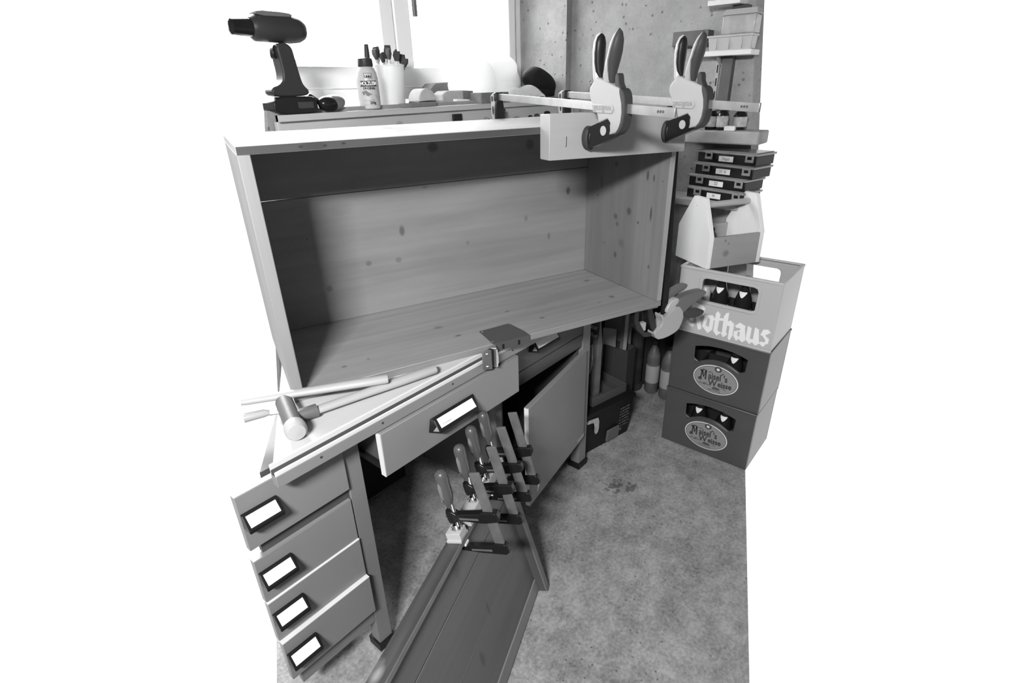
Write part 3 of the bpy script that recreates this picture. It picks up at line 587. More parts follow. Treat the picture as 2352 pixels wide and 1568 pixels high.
m = MB(); [m.tube([(-.022, -.0065, z), (-.019, -.0105, z)], .0055, 14) for z in (.050, .010)]; m.build('leaf_screws', 'chrome', lf)
MB().box(-.006, .004, -.012, .004, .0, .055).build('hinge_gap', 'black_plastic', hg)
m = MB(); m.box(.006, .014, -.020, -.002, -.002, .056); m.hull([(-.004, .006, .0575), (.010, -.020, .0575), (.030, .004, .0575), (-.004, .006, .060), (.010, -.020, .060), (.030, .004, .060)]); m.box(.016, .028, -.010, .0, .0, .03); m.build('leaf', 'steel', hg, bev=0.001)

# ------------------------------------------------------------------ things on the window shelf
# cordless drill, standing on its battery
dr = thing('cordless_drill', 'black cordless drill standing on its battery at the left end of the window shelf', 'drill', (0.955, 1.70, ZS))
def YZ(pts): return pts
m = MB(); m.prism(chaikin([(-.080, .0), (.066, .0), (.070, .012), (.066, .046), (.045, .050), (-.078, .050)], 1), 'y', -.036, .036); bt = m.build('battery', 'black_plastic', dr, bev=0.004)
m = MB(); m.box(.0, .052, -.0372, -.0358, .016, .034); m.build('battery_label', 'clamp_grip', bt)
m = MB(); m.prism(chaikin([(-.070, .050), (.052, .050), (.054, .068), (.042, .078), (.034, .092), (.026, .150), (.020, .195), (-.030, .195), (-.024, .150), (-.022, .100), (-.040, .082), (-.068, .076)], 2), 'y', -.024, .024); m.build('grip', 'dark_plastic', dr, bev=0.008)
m = MB(); m.lathe([(0, -.085), (.026, -.085), (.034, -.075), (.036, -.02), (.037, .035), (.034, .062), (.026, .079), (.012, .087), (0, .089)], (0.0, 0, .232), (1, 0, 0), 28); mo2 = m.build('motor_body', 'dark_plastic', dr)
m = MB(); m.lathe([(0, -.145), (.012, -.145), (.020, -.140), (.022, -.11), (.024, -.084), (0, -.084)], (0.0, 0, .232), (1, 0, 0), 24); m.build('chuck', 'black_gloss', mo2)
MB().prism(chaikin([(-.07, .262), (.03, .262), (.048, .268), (.030, .275), (-.07, .275)], 1), 'y', -.018, .018).build('top_strip', 'clamp_grip_mid', mo2, bev=0.002)
m = MB(); m.prism(chaikin([(-.030, .190), (-.022, .190), (-.020, .160), (-.034, .150), (-.038, .170)], 1), 'y', -.010, .010); m.build('trigger', 'black_gloss', dr, bev=0.002)
# oval knob tool
ov = thing('egg_shaped_grip', 'egg-shaped sanding grip, dark tip and pale back, beside the drill', 'grip', (1.088, 1.70, ZS))
m = MB(); m.ell((0.012, 0, .026), (.046, .028, .026), Matrix.Rotation(R_(-6), 3, 'Y')); eg = m.build('pale_shell', 'steel_dull', ov)
m = MB(); m.ell((-.008, -.006, .0245), (.038, .0262, .0245), Matrix.Rotation(R_(4), 3, 'Y')); m.build('dark_shell', 'black_gloss', ov)
m = MB(); m.tube([(-.035, .012, .030), (-.060, .016, .046), (-.066, .016, .052)], [.012, .014, .008]); m.build('neck', 'dark_plastic', ov)
# glue bottle
gl = thing('glue_bottle', 'white wood glue bottle with dark nozzle standing in front of the brush cup', 'bottle', (1.262, 1.715, ZS))
m = MB(); m.lathe([(0, 0), (.030, 0), (.036, .004), (.037, .012), (.037, .098), (.034, .118), (.026, .132), (.022, .137), (0, .138)], seg=36); gb = m.build('bottle_body', 'tub', gl)
MB().lathe([(0, .136), (.025, .136), (.026, .140), (.025, .160), (.020, .163), (.010, .166), (0, .167)], seg=28).build('screw_cap', 'dark_plastic', gl)
MB().lathe([(0, .164), (.010, .165), (.0085, .19), (.0070, .205), (0, .206)], (0.004, 0, 0), (.05, 0, 1), 16).build('nozzle', 'dark_plastic', gl)
def wrap(mbx, r, ang0):  # bend flat (x,z at y=0) artwork round the bottle, centred on ang0
    for v_ in mbx.bm.verts:
        a_ = ang0 + v_.co.x / r; rr = r - v_.co.y
        v_.co = V((rr * math.cos(a_), rr * math.sin(a_), v_.co.z))
def flatrect(mbx, x0, x1, z0, z1, y=-.0006, n=10):
    for i in range(n):
        a_ = x0 + (x1 - x0) * i / n; b_ = x0 + (x1 - x0) * (i + 1) / n
        mbx.box(a_, b_, y, .0, z0, z1)
GA = math.atan2(-1, -0.62)
def art(mk, mat, nm='label_print'):
    q = MB(); mk(q); wrap(q, .0372, GA); q.build(nm, mat, gb, smooth=False)
fm = lambda x, z: face_mat((x, -.0009, z), (1, 0, 0), (0, 0, 1))
art(lambda q: flatrect(q, -.030, .030, .074, .092), 'ink')
art(lambda q: (q.text('HOLZLEIM', .0165, face_mat((0, -.0012, .083), (1, 0, 0), (0, 0, 1)), .0004, wx=.74, bold=.0004)), 'paper')
art(lambda q: (q.text('ORIGINAL', .0105, fm(.001, .068), .0003, wx=.9, bold=.0003), q.text('250g', .0115, fm(.008, .0225), .0003, wx=.9, bold=.0003)), 'ink')
art(lambda q: (flatrect(q, -.013, .014, .097, .0975, n=3), flatrect(q, -.013, .014, .115, .1155, n=3), q.box(-.0135, -.013, -.0006, 0, .097, .1155), q.box(.0135, .014, -.0006, 0, .097, .1155), q.text('UHU', .0105, fm(0, .104), .0003, bold=.0004)), 'ink')
art(lambda q: (flatrect(q, -.026, .030, .0300, .0306), flatrect(q, -.026, .030, .0155, .0161), q.prism([(-.026, .058), (-.010, .062), (.006, .050), (.024, .046), (.030, .034), (.010, .032), (-.006, .044), (-.024, .048)], 'y', -.0006, 0)), 'ink_grey')
# brush cup
cp = thing('brush_cup', 'translucent white plastic beaker behind the glue bottle', 'cup', (1.425, 1.79, ZS))
m = MB(); m.lathe([(0, 0), (.044, 0), (.046, .002), (.0535, .140), (.0555, .142), (.0555, .146), (.0525, .146), (.0435, .004), (0, .004)], seg=36); m.build('beaker', 'milky', cp)
br_pos = []
random.seed(3)
bl = ['dark-tipped glue brush standing in the white beaker'] 
def brush_proto():
    t = thing('glue_brush', 'dark-bristled glue brush standing with others in the white beaker', 'brush', (0, 0, 0), group='glue brushes in the white beaker')
    MB().tube([(0, 0, 0), (0, 0, .150)], .0036, 10).build('handle', 'brush_handle', t)
    MB().box(-.0065, .0065, -.003, .003, .146, .160).build('ferrule', 'clamp_light', t, bev=0.0015)
    MB().hull([(-.007, -.003, .158), (.007, -.003, .158), (-.007, .003, .158), (.007, .003, .158), (-.013, -.006, .178), (.013, -.006, .178), (-.013, .006, .178), (.013, .006, .178), (-.010, -.004, .194), (.012, -.004, .191), (.012, .004, .195), (-.010, .004, .191)]).build('bristles', 'bristle', t, bev=0.0015)
    return t
bp0 = None
for i, (dx, dy, lx, ly, s_) in enumerate(((-.020, .0, -.22, 0, 1.00), (-.012, .012, -.13, .05, 1.03), (-.004, -.012, -.05, -.05, .98), (.006, .010, .05, .05, 1.06), (.010, -.010, .08, -.06, .95), (.018, .008, .16, .02, 1.0), (.024, .0, .25, 0, .93), (-.016, -.010, -.17, -.08, .93), (.0, .0, .0, .02, 1.0), (.022, -.008, .28, -.05, .86))):
    mt_ = Matrix.Translation((1.425 + dx, 1.79 + dy, ZS + .008)) @ V((lx, ly, 1)).to_track_quat('Z', 'Y').to_matrix().to_4x4() @ Matrix.Rotation(i * 1.1, 4, 'Z') @ Matrix.Diagonal((1, 1, s_, 1))
    if bp0 is None: bp0 = brush_proto(); bp0.matrix_world = mt_
    else: dup(bp0, mat=mt_)
def simple(mbx, name, mat, loc, rz, label, cat, bev=0.002, **k):
    o = mbx.build(name, mat, None, bev=bev, **k); place(o, loc, rz); return tag(o, label, cat)
simple(MB().prism(chaikin([(-.085, -.020), (.088, -.020), (.088, .030), (-.085, .030)], 1), 'z', 0, .015), 'flat_sanding_block', 'abrasive', (1.47, 1.695, ZS), 0.0, 'thin flat grey sanding block at the shelf front beside the beaker', 'sanding block')
hb = thing('half_round_sanding_block', 'half-round sanding block with pale face and dark sole behind the flat block', 'sanding block', (1.560, 1.775, ZS), R_(-8))
MB().prism([(-.040, .018)] + [(.040 * math.cos(q), .020 + .044 * math.sin(q)) for q in [math.pi - k * math.pi / 20 for k in range(1, 21)]], 'y', -.04, .04).build('body', 'cork_light', hb, bev=0.003)
MB().box(-.040, .042, -.040, .040, 0, .018).build('sole', 'dark_plastic', hb, bev=0.003)
wb = thing('sandpaper_wrapped_block', 'pale block with rolled abrasive corner between the half-round block and the grey block', 'sanding block', (1.728, 1.775, ZS))
MB().prism(chaikin([(-.085, 0.004), (.090, 0.0), (.095, .050), (.030, .054), (-.082, .052)], 1), 'y', -.030, .034).build('body', 'cork_light', wb, bev=0.004)
MB().prism([(.035, .001), (.0905, .001), (.0935, .050), (.035, .051)], 'y', -.0325, -.030).build('abrasive_face', 'abrasive', wb)
MB().prism([(-.030, .0), (.045, .0), (.050, .018), (-.030, .022)], 'y', -.055, -.034).build('paper_fold', 'paper', wb, bev=0.002)
simple(MB().hull([(-.092, -.02, 0), (.092, -.02, 0), (.092, .05, 0), (-.092, .05, 0), (-.086, -.018, .042), (.090, -.018, .042), (.090, .048, .042), (-.086, .048, .042)]), 'grey_sanding_block', 'abrasive', (1.885, 1.690, ZS), 0.0, 'dark grey rectangular sanding block at the shelf front near the clamp jaw', 'sanding block')
we = thing('sloped_wood_offcut', 'grey wood offcut with a sloping top lying behind the sanding blocks', 'offcut', (1.755, 1.93, 1.493))
MB().hull([(-.10, -.03, 0), (.09, -.03, 0), (.09, .04, 0), (-.10, .04, 0), (.0, -.03, .082), (.075, -.03, .086), (.0, .04, .082), (.075, .04, .086), (.09, -.03, .05), (.09, .04, .05), (-.095, -.03, .012), (-.095, .04, .012)]).build('body', 'abrasive', we, bev=0.003)
# white cloth bag, mesh glove, black cap
bg = MB(); bg.ell((0, 0, .075), (.235, .080, .088), noise=.05, amp_scale=7); bg.ell((.06, 0, .10), (.15, .075, .098), noise=.04, amp_scale=9)
for v_ in bg.bm.verts: v_.co.z = max(v_.co.z, 0.0)
o = bg.build('white_cloth_bundle', 'cloth_white'); place(o, (2.07, 1.87, 1.493)); tag(o, 'large bright white cloth bundle heaped on the sill under the window', 'cloth')
bk = MB(); bk.ell((0, 0, .082), (.115, .065, .060), Matrix.Rotation(R_(12), 3, 'Y'), noise=.02); bk.ell((.01, 0, .035), (.085, .055, .045), noise=.02)
for v_ in bk.bm.verts: v_.co.z = max(v_.co.z, 0.0)
o = bk.build('woollen_hat', 'cloth_black'); place(o, (2.352, 1.79, 1.493)); tag(o, 'soft black woollen hat resting between the white cloth bundle and the wall', 'hat')
# mesh glove: open knit built as a wire net
def net(label):
    bm = bmesh.new(); nu, nv = 34, 20; g = []
    for i in range(nu):
        row = []
        for j in range(nv):
            u_ = i / (nu - 1); v2 = j / (nv - 1)
            x = -.13 + .27 * u_; y = -.045 + .085 * v2 + .02 * u_
            z = .010 + .052 * math.sin(math.pi * v2 ** .8) * (0.45 + .55 * math.sin(math.pi * min(1, u_ * 1.05)) ** .6) + .008 * math.sin(9 * u_ + 3 * v2)
            row.append(bm.verts.new((x, y, z)))
        g.append(row)
    for i in range(nu - 1):
        for j in range(nv - 1): bm.faces.new((g[i][j], g[i + 1][j], g[i + 1][j + 1], g[i][j + 1]))
    me = bpy.data.meshes.new('mesh_glove'); bm.to_mesh(me); bm.free(); me.materials.append(MATS['cloth_white'])
    o = bpy.data.objects.new('mesh_glove', me); sc.collection.objects.link(o)
    w_ = o.modifiers.new('wire', 'WIREFRAME'); w_.thickness = .0045; w_.use_boundary = True
    place(o, (2.15, 1.73, 1.493), R_(0)); return tag(o, label, 'glove')
net('white openwork mesh glove hanging over the shelf in front of the black hat')
# drill bits and handles on the tool ledge
zl = 1.400
def bit(x, hgt, r, label, name='drill_bit'):
    m_ = MB(); n_ = 26; path = []; 
    rad = [r * (0.75 + .25 * (1 if (k // 2) % 2 else 0)) for k in range(n_)]; rad[-1] = .0004
    m_.tube([(0, 0, hgt * k / (n_ - 1)) for k in range(n_)], rad, 10)
    o = m_.build(name, 'dark_plastic'); o.location = (x, 1.635, zl); return tag(o, label, 'drill bit', 'drill bits on the tool ledge')
bit(1.800, .036, .0035, 'shortest twist drill bit, leftmost on the ledge under the window shelf'); bit(1.828, .050, .0038, 'second shortest twist drill bit on the ledge, left of the two long bits')
bit(1.868, .082, .0068, 'longest and thickest twist drill bit on the ledge under the window shelf'); bit(1.900, .070, .0065, 'thick twist drill bit on the ledge, beside the clamp jaw')
o = MB().box(-.024, .024, 0, .010, 0, .040).build('black_clip', 'black_plastic', bev=0.002); place(o, (1.642, 1.661, 1.420)); tag(o, 'square black clip fixed to the rail under the window shelf', 'clip')
for x, r, z_, mt_, lb in ((2.075, .012, 1.436, 'black_gloss', 'dark round-ended screwdriver handle on the ledge between the two rear clamp jaws'), (2.125, .014, 1.440, 'grey_rubber', 'grey round-ended screwdriver handle right of the dark one on the ledge'), (2.205, .017, 1.448, 'black_gloss', 'thick black tool handle on the ledge behind the timber end')):
    o = MB().lathe([(0, 0), (r * .8, 0), (r, .006), (r, z_ - zl - .012), (r * .7, z_ - zl - .003), (0, z_ - zl)], seg=18).build('screwdriver_handle', mt_); o.location = (x, 1.63, zl); tag(o, lb, 'tool handle')
o = MB().lathe([(0, 0), (.031, 0), (.034, .004), (.032, .018), (.016, .030), (0, .034)], seg=30).build('tape_disc', 'clamp_grip_mid'); place(o, (1.985, 1.635, zl)); tag(o, 'flat round grey disc lying on the tool ledge below the left rear clamp jaw', 'disc')

# ------------------------------------------------------------------ right wall: shelves and what stands on them
board_dark = None
plain('shelf_white', 0.72, 0.5, var=0.04); plain('rough_slab', 0.50, 0.9, bump=0.5, bscale=40, var=0.18, vscale=14); plain('rough_block', 0.26, 0.9, bump=0.4, bscale=50, var=0.2, vscale=16)
def board(name, label, x0, x1, y0, y1, z0, z1, mat, cat='shelf', bev=0.002, parts=None, ref=None):
    c = (0.5 * (x0 + x1), 0.5 * (y0 + y1), z0)
    o = MB().box(x0, x1, y0, y1, z0, z1).build(name, mat, None, c, bev=bev); o.location = c
    return tag(o, label, cat)
board('wall_shelf', 'highest white wall shelf, cut by the top of the picture', 2.40, XR, .86, .987, 1.822, 1.840, 'shelf_white')
board('wall_shelf', 'white wall shelf carrying the white plastic tub', 2.40, XR, .79, .997, 1.645, 1.664, 'shelf_white')
rk = thing('shelf_rail', 'slotted pale metal wall rail and bracket below the white shelf', 'bracket', (XR - .004, .948, 1.46))
ro = (XR - .004, .948, 1.46)
m = MB(); m.box(XR - .012, XR - .0005, .940, .955, 1.46, 1.644); r1 = m.build('wall_strip', 'clamp_body', rk, ro, bev=0.001)
m = MB(); [m.box(XR - .0135, XR - .0125, .945, .950, z, z + .03) for z in (1.485, 1.535, 1.585)]; m.build('slots', 'black_plastic', r1, ro)
MB().prism([(XR - .012, 1.644), (2.43, 1.644), (XR - .012, 1.61)], 'y', .930, .9395).build('bracket_arm', 'clamp_body', rk, ro)
board('dark_wall_strip', 'dark vertical strip on the wall behind the bottles', XR - .035, XR - .001, .880, .925, 1.3665, 1.6445, 'bench_dark', 'pipe casing')  # plain dark upright strip on the wall
board('dark_wall_band', 'dark grey horizontal band on the wall beyond the upright clamp handles', XR - .06, XR - .001, .985, 1.14, 1.690, 1.745, 'bench_dark', 'ledge')  # plain dark grey bar along the wall
board('shelf_support', 'dark shelf support between the two upper white shelves', XR - .05, XR - .001, .845, .905, 1.6645, 1.8215, 'pipe_dark', 'support')
tu = thing('plastic_tub', 'shallow white plastic tub with a rim on the white shelf', 'tub', (2.47, .885, 1.6645))
m = MB(); m.hull([(-.050, -.085, 0), (.0, -.085, 0), (-.050, .082, 0), (.0, .082, 0), (-.058, -.088, .048), (.005, -.088, .048), (-.058, .088, .048), (.005, .088, .048)]); m.build('tub_body', 'tub', tu, bev=0.003)
MB().box(-.063, .008, -.092, .093, .046, .054).build('rim', 'tub', tu, bev=0.002)
m = MB(); [m.box(-.0575, -.052, y, y + .002, .004, .044) for y in (-.05, 0, .05)]; m.build('ribs', 'clamp_body', tu)
cb = thing('clear_storage_box', 'clear plastic box with light fittings inside, standing on the white tub', 'box', (2.443, .862, 1.719))
m = MB(); m.box(-.032, .032, -.070, .062, 0, .066); m.build('box_body', 'clear_plastic', cb, bev=0.006)
m = MB(); m.hull([(-.035, -.073, .066), (.035, -.073, .066), (-.035, .066, .066), (.035, .066, .066), (-.028, -.068, .086), (.028, -.068, .086), (-.028, .054, .086), (.028, .054, .086)]); m.build('lid', 'clamp_body', cb, bev=0.003)
random.seed(5)
m = MB()
for i in range(14): m.ell((random.uniform(-.018, .018), random.uniform(-.055, .05), random.uniform(.012, .05)), (.014, .012, .010), Matrix.Rotation(random.random() * 3, 3, 'X'), seg=6)
m.build('contents', 'paper', cb)['kind'] = 'stuff'
# jar shelf
board('lower_shelf', 'thick rough pale board shelf carrying the small brown bottles', 2.37, XR - .001, .70, 1.03, 1.315, 1.366, 'rough_slab', bev=0.006)
def jar(x, y, h, r, label, k=0):
    t = thing('medicine_bottle', label, 'bottle', (x, y, 1.3665), 0, 'small labelled bottles on the thick shelf')
    MB().lathe([(0, 0), (r, 0), (r, h * .60), (r * .85, h * .72), (r * .55, h * .80), (r * .55, h * .84), (0, h * .84)], seg=24).build('bottle_glass', 'brown_glass', t)
    MB().lathe([(0, h * .83), (r * .68, h * .83), (r * .68, h), (0, h)], seg=22).build('cap', 'tub', t)
    MB().lathe([(r * 1.001, h * .13), (r * 1.02, h * .135), (r * 1.02, h * .58), (r * 1.001, h * .585)], seg=24).build('label_band', 'label', t)
jar(2.43, .924, .090, .023, 'left brown bottle with white cap, partly behind the clamp'); jar(2.42, .872, .094, .023, 'middle brown bottle with white cap and pale label')
jar(2.465, .815, .086, .028, 'right bottle with pale label, cut by the picture edge')
o = MB().box(-.02, .03, -.021, .021, 0, .018).build('small_white_box', 'paper', bev=0.002); place(o, (2.395, .828, 1.3665), R_(12)); tag(o, 'small white carton in front of the right bottle', 'box')
o = MB().lathe([(0, 0), (.012, 0), (.012, .04), (.008, .046), (0, .046)], seg=18).build('plastic_pot', 'tub'); place(o, (2.40, .962, 1.3665)); tag(o, 'little white pot at the left end of the thick shelf', 'pot')

# organiser cases on their slab
board('stone_slab', 'rough pale slab under the four organiser cases', 2.35, XR - .001, .70, 1.085, 1.052, 1.085, 'rough_slab', 'slab', bev=0.006)
board('stone_pier', 'rough grey pier carrying the slab, right of the upright clamp bar', 2.42, XR - .001, .985, 1.085, 0.621, 1.051, 'rough_block', 'pier', bev=0.008)
OW, OD, OH = .285, .14, .050
def organiser(label, writing, loc, rz):
    t = thing('organiser_case', label, 'organiser', loc, rz, 'organiser cases stacked on the slab')
    MB().box(.006, OW - .006, .004, OD, 0, OH - .012).build('case_body', 'black_plastic', t, bev=0.003)
    m_ = MB(); m_.box(0, OW, 0, OD + .004, OH - .0118, OH - .003); m_.box(.008, OW - .008, .008, OD - .004, OH - .003, OH); ld = m_.build('lid', 'organiser_lid', t, bev=0.002)
    for x in (.048, .236):
        m_ = MB(); m_.prism([(x, OH - .008), (x + .036, OH - .008), (x + .036, OH - .036), (x, OH - .036)], 'y', -.006, -.001, holes=[[(x + .008, OH - .014), (x + .028, OH - .014), (x + .028, OH - .026), (x + .008, OH - .026)]]); m_.build('latch', 'organiser_lid', t, bev=0.0008)
    m_ = MB(); m_.box(.110, .178, .0025, .0038, .008, .030); lb = m_.build('label_strip', 'paper', t, bev=0.0006)
    m_ = MB(); m_.text(writing, .017, face_mat((.144, .0022, .019), (1, 0, 0), (0, 0, 1)), .0002, wx=.85); m_.build('writing', 'ink_grey' if len(writing) > 3 else 'ink', lb, smooth=False)
RO = R_(-90 - 13.4)
for i, (yl, z, wr, lb) in enumerate(((.985, 1.0855, 'M', 'bottom organiser case of the stack, label marked M'), (.983, 1.1365, 'ZZ', 'second organiser case from the bottom, label marked ZZ'),
                                     (.962, 1.1875, 'H   &', 'third organiser case from the bottom, under the top one'), (.958, 1.2385, 'Nägel', 'topmost organiser case of the stack, handwritten Nägel label'))):
    organiser(lb, wr, (2.385 + .004 * i, yl, z), RO)
    # each case is set back a little on the one below

# ------------------------------------------------------------------ beer crates
CW, CD, CH = .400, .300, .290
def crate_shell(t, mat, hole, cols=(1, 2, 3)):
    m_ = MB(); T = .012
    m_.prism([(0, 0), (CW, 0), (CW, CH - .004), (0, CH - .004)], 'y', 0, T, holes=[hole])
    m_.prism([(0, 0), (CW, 0), (CW, CH - .004), (0, CH - .004)], 'y', CD - T, CD, holes=[hole])
    m_.box(0, T, T, CD - T, 0, CH - .004); m_.box(CW - T, CW, T, CD - T, 0, CH - .004); m_.box(T, CW - T, T, CD - T, 0, .01)
    sh = m_.build('crate_shell', mat, t, bev=0.003)
    m_ = MB(); m_.box(-.002, CW + .002, -.002, T, CH - .012, CH - .0005); m_.box(-.002, CW + .002, CD - T, CD + .002, CH - .012, CH - .0005); m_.box(-.002, T, T, CD - T, CH - .012, CH - .0005); m_.box(CW - T, CW + .002, T, CD - T, CH - .012, CH - .0005)
    m_.build('rim', mat, sh, bev=0.003)
    m_ = MB()
    for k in cols: m_.box(k * CW / 4 - .002, k * CW / 4 + .002, T, CD - T, .011, .12)
    for k in (1, 2): m_.box(T, CW - T, k * CD / 3 - .002, k * CD / 3 + .002, .011, .12)
    m_.build('divider', 'crate_inner', sh)
    return sh
bot0 = None
def beer_bottle(loc, rz, label, grp, light=False):
    global bot0
    if bot0 is None:
        t = thing('beer_bottle', label, 'bottle', loc, rz, grp)
        MB().lathe([(0, 0), (.033, 0), (.034, .004), (.034, .150), (.030, .172), (.020, .200), (.0145, .222), (.0135, .250), (.0145, .252), (.0145, .256), (0, .256)], seg=24).build('bottle_glass', 'brown_glass', t)
        MB().lathe([(0, .249), (.0155, .249), (.0155, .256), (.013, .260), (0, .260)], seg=20).build('crown_cap', 'steel_dull', t)
        m_ = MB(); m_.lathe([(.0345, .050), (.0347, .051), (.0347, .125), (.0345, .126)], seg=24); m_.build('body_label', 'label', t)
        m_ = MB(); n_ = 9
        for q in range(n_):
            a0 = -math.pi / 2 - .75 + 1.5 * q / n_; a1 = -math.pi / 2 - .75 + 1.5 * (q + 1) / n_
            f0 = abs((q / n_) - .5) * 2; f1 = abs(((q + 1) / n_) - .5) * 2
            lo = lambda f: .175 + .022 * f
            P0 = [(.0305, lo(f0)), (.0215, .206)]
            rr = lambda z: .0308 - (z - .172) / (.200 - .172) * .010 if z > .172 else .0308
            v_ = [m_.bm.verts.new((rr(z_) * math.cos(a_) * 1.03, rr(z_) * math.sin(a_) * 1.03, z_)) for a_, z_ in ((a0, lo(f0)), (a1, lo(f1)), (a1, .200), (a0, .200))]
            v2 = [m_.bm.verts.new((v.co.x * .96, v.co.y * .96, v.co.z)) for v in v_]
            m_.bm.faces.new(v_); m_.bm.faces.new(v2[::-1])
            for q2 in range(4): m_.bm.faces.new((v_[q2], v2[q2], v2[(q2 + 1) % 4], v_[(q2 + 1) % 4]))
        m_.build('neck_label', 'paper', t, recalc=True); bot0 = t; return t
    c = dup(bot0, loc=loc, rz=rz, label=label); c['group'] = grp; return c
CF = 2.070; CY = .836
def crate_at(name, z, label, dx=0.0, dy=0.0):
    return thing(name, label, 'crate', (CF + dx, CY + dy, z), R_(-90), 'stacked beer crates')
arch = [(.099, .232), (.125, .240), (.165, .249), (.21, .252), (.255, .249), (.295, .240), (.321, .232), (.318, .175), (.298, .164), (.272, .178), (.240, .189), (.21, .192), (.180, .189), (.148, .178), (.122, .164), (.102, .175)]
def maisel(z, label, dx=0.0, dy=0.0):
    t = crate_at('beer_crate', z, label, dx, dy)
    sh = crate_shell(t, 'crate_dark', arch)
    MB().prism([(a + (0), b) for a, b in [(.085 + .01, .18 - .02)] ] + [(.1, .1)] + [(.11, .15)], 'y', -.001, 0) if False else None
    m_ = MB(); m_.prism([(.112, .160), (.148, .174), (.18, .185), (.21, .188), (.24, .185), (.272, .174), (.308, .160), (.308, .152), (.272, .168), (.24, .179), (.21, .182), (.18, .179), (.148, .168), (.112, .152)], 'y', -.005, .0); m_.build('arch_rib', 'crate_dark', sh, bev=0.0015)
    cx, cz = .207, .101
    ov_ = MB().prism(circ(cx, cz, .097, .068, 56), 'y', -.0022, 0).build('oval_logo', 'logo_white', t, bev=0.0005)
    m_ = MB(); m_.prism(circ(cx, cz, .0925, .0635, 56), 'y', -.0026, -.0021, holes=[circ(cx, cz, .0905, .0615, 56)]); m_.build('ring', 'logo_ink', ov_)
    m_ = MB(); m_.prism(circ(cx, cz, .0905, .0615, 56), 'y', -.0024, -.0021); m_.build('oval_field', 'logo_grey', ov_)
    f = lambda x, zz, y=-.0030: face_mat((cx + x, y, cz + zz), (math.cos(.05), 0, math.sin(.05)), (-math.sin(.05), 0, math.cos(.05)))
    m_ = MB(); 
    mx, mz = cx - .066, cz - .009
    for pl in ([(0, 0), (.006, 0), (.0085, .040), (.003, .040)], [(.003, .040), (.010, .042), (.0165, .012), (.0135, .006)], [(.0135, .006), (.0165, .012), (.0245, .044), (.0195, .043)], [(.0195, .044), (.0255, .044), (.0275, .0), (.0205, .0)], [(-.004, .040), (.004, .044), (.006, .038), (-.002, .035)], [(-.006, .000), (.004, .004), (.006, .0), (.0, -.004)]):
        m_.hull([(mx + a, y, mz + b) for a, b in pl for y in (-.0034, -.0024)])
    m_.text('aisel', .043, f(-.004, .014), .0004, wx=.74, bold=.0009); m_.text("'s", .040, f(.042, .016), .0004, wx=.78, bold=.0009)
    m_.text('W', .044, f(-.010, -.019), .0004, wx=.80, bold=.0007); m_.text('eisse', .036, f(.042, -.015), .0004, wx=.84, bold=.0009)
    m_.prism(circ(cx - .066, cz - .011, .0085, .0075, 20), 'y', -.0032, -.0024, holes=[circ(cx - .066, cz - .011, .0045, .0038, 20)])
    m_.build('lettering', 'logo_ink', ov_, smooth=False)
    m_ = MB(); m_.prism(circ(cx + .006, cz + .053, .0150, .0130, 24), 'y', -.0034, -.0024); em = m_.build('emblem', 'logo_ink', ov_)
    m_ = MB(); star = []
    for k in range(12): r_ = .0105 if k % 2 == 0 else .005; star.append((cx + .006 + r_ * math.cos(math.pi * k / 6), cz + .053 + r_ * .9 * math.sin(math.pi * k / 6)))
    m_.prism(star, 'y', -.0038, -.0033); m_.build('star', 'logo_white', em)
    m_ = MB(); random.seed(11)
    for k in range(26):   # ears of grain and foliage around the words
        sx = random.choice((-1, 1)); x_ = cx + sx * random.uniform(.025, .078); z_ = cz + random.choice((random.uniform(-.035, -.026), random.uniform(.024, .040)))
        if ((x_ - cx) / .088) ** 2 + ((z_ - cz) / .059) ** 2 > .92: continue
        a_ = random.uniform(-.5, .9) * sx; l_ = random.uniform(.005, .012)
        dx_, dz_ = l_ * math.cos(a_), l_ * math.sin(a_)
        m_.prism([(x_ - dx_, z_ - dz_), (x_ - dz_ * .18, z_ + dx_ * .18), (x_ + dx_, z_ + dz_), (x_ + dz_ * .18, z_ - dx_ * .18)], 'y', -.0027, -.0024)
    m_.prism(chaikin([(cx - .012, cz - .046), (cx - .005, cz - .034), (cx + .02, cz - .034), (cx + .028, cz - .045)], 1), 'y', -.0029, -.0024)
    [m_.box(cx - .026 + .0062 * k, cx - .0222 + .0062 * k, -.0028, -.0024, cz - .0535, cz - .0490) for k in range(9)]
    m_.build('foliage', 'crate_dark', ov_)
    return t
maisel(0.0, 'bottom dark beer crate with the oval Maisel\'s Weisse logo, standing on the floor')
maisel(0.290, 'middle dark beer crate with the oval Maisel\'s Weisse logo, under the light crate', 0.004, -0.002)
# light crate with blackletter name
t = crate_at('beer_crate', 0.580, 'light grey beer crate with the white Rotha... lettering, top of the stack', 0.0, 0.0)
hole = [(.100, .165), (.098, .235), (.103, .248), (.116, .253), (.30, .253), (.313, .248), (.318, .235), (.316, .165), (.310, .157), (.30, .154), (.112, .156), (.104, .158)]
sh = crate_shell(t, 'crate_light', hole, (2, 3))
m = MB(); m.prism([(.088, .155), (.086, .245), (.096, .260), (.112, .264), (.304, .264), (.320, .260), (.330, .245), (.328, .155), (.320, .146), (.306, .143), (.108, .144), (.096, .147)], 'y', -.005, .001, holes=[hole]); m.build('handle_frame', 'crate_light', sh, bev=0.0025)
MB().box(-.004, CW + .004, -.006, .0, .003, .011).build('foot_rib', 'crate_light', sh, bev=0.002)
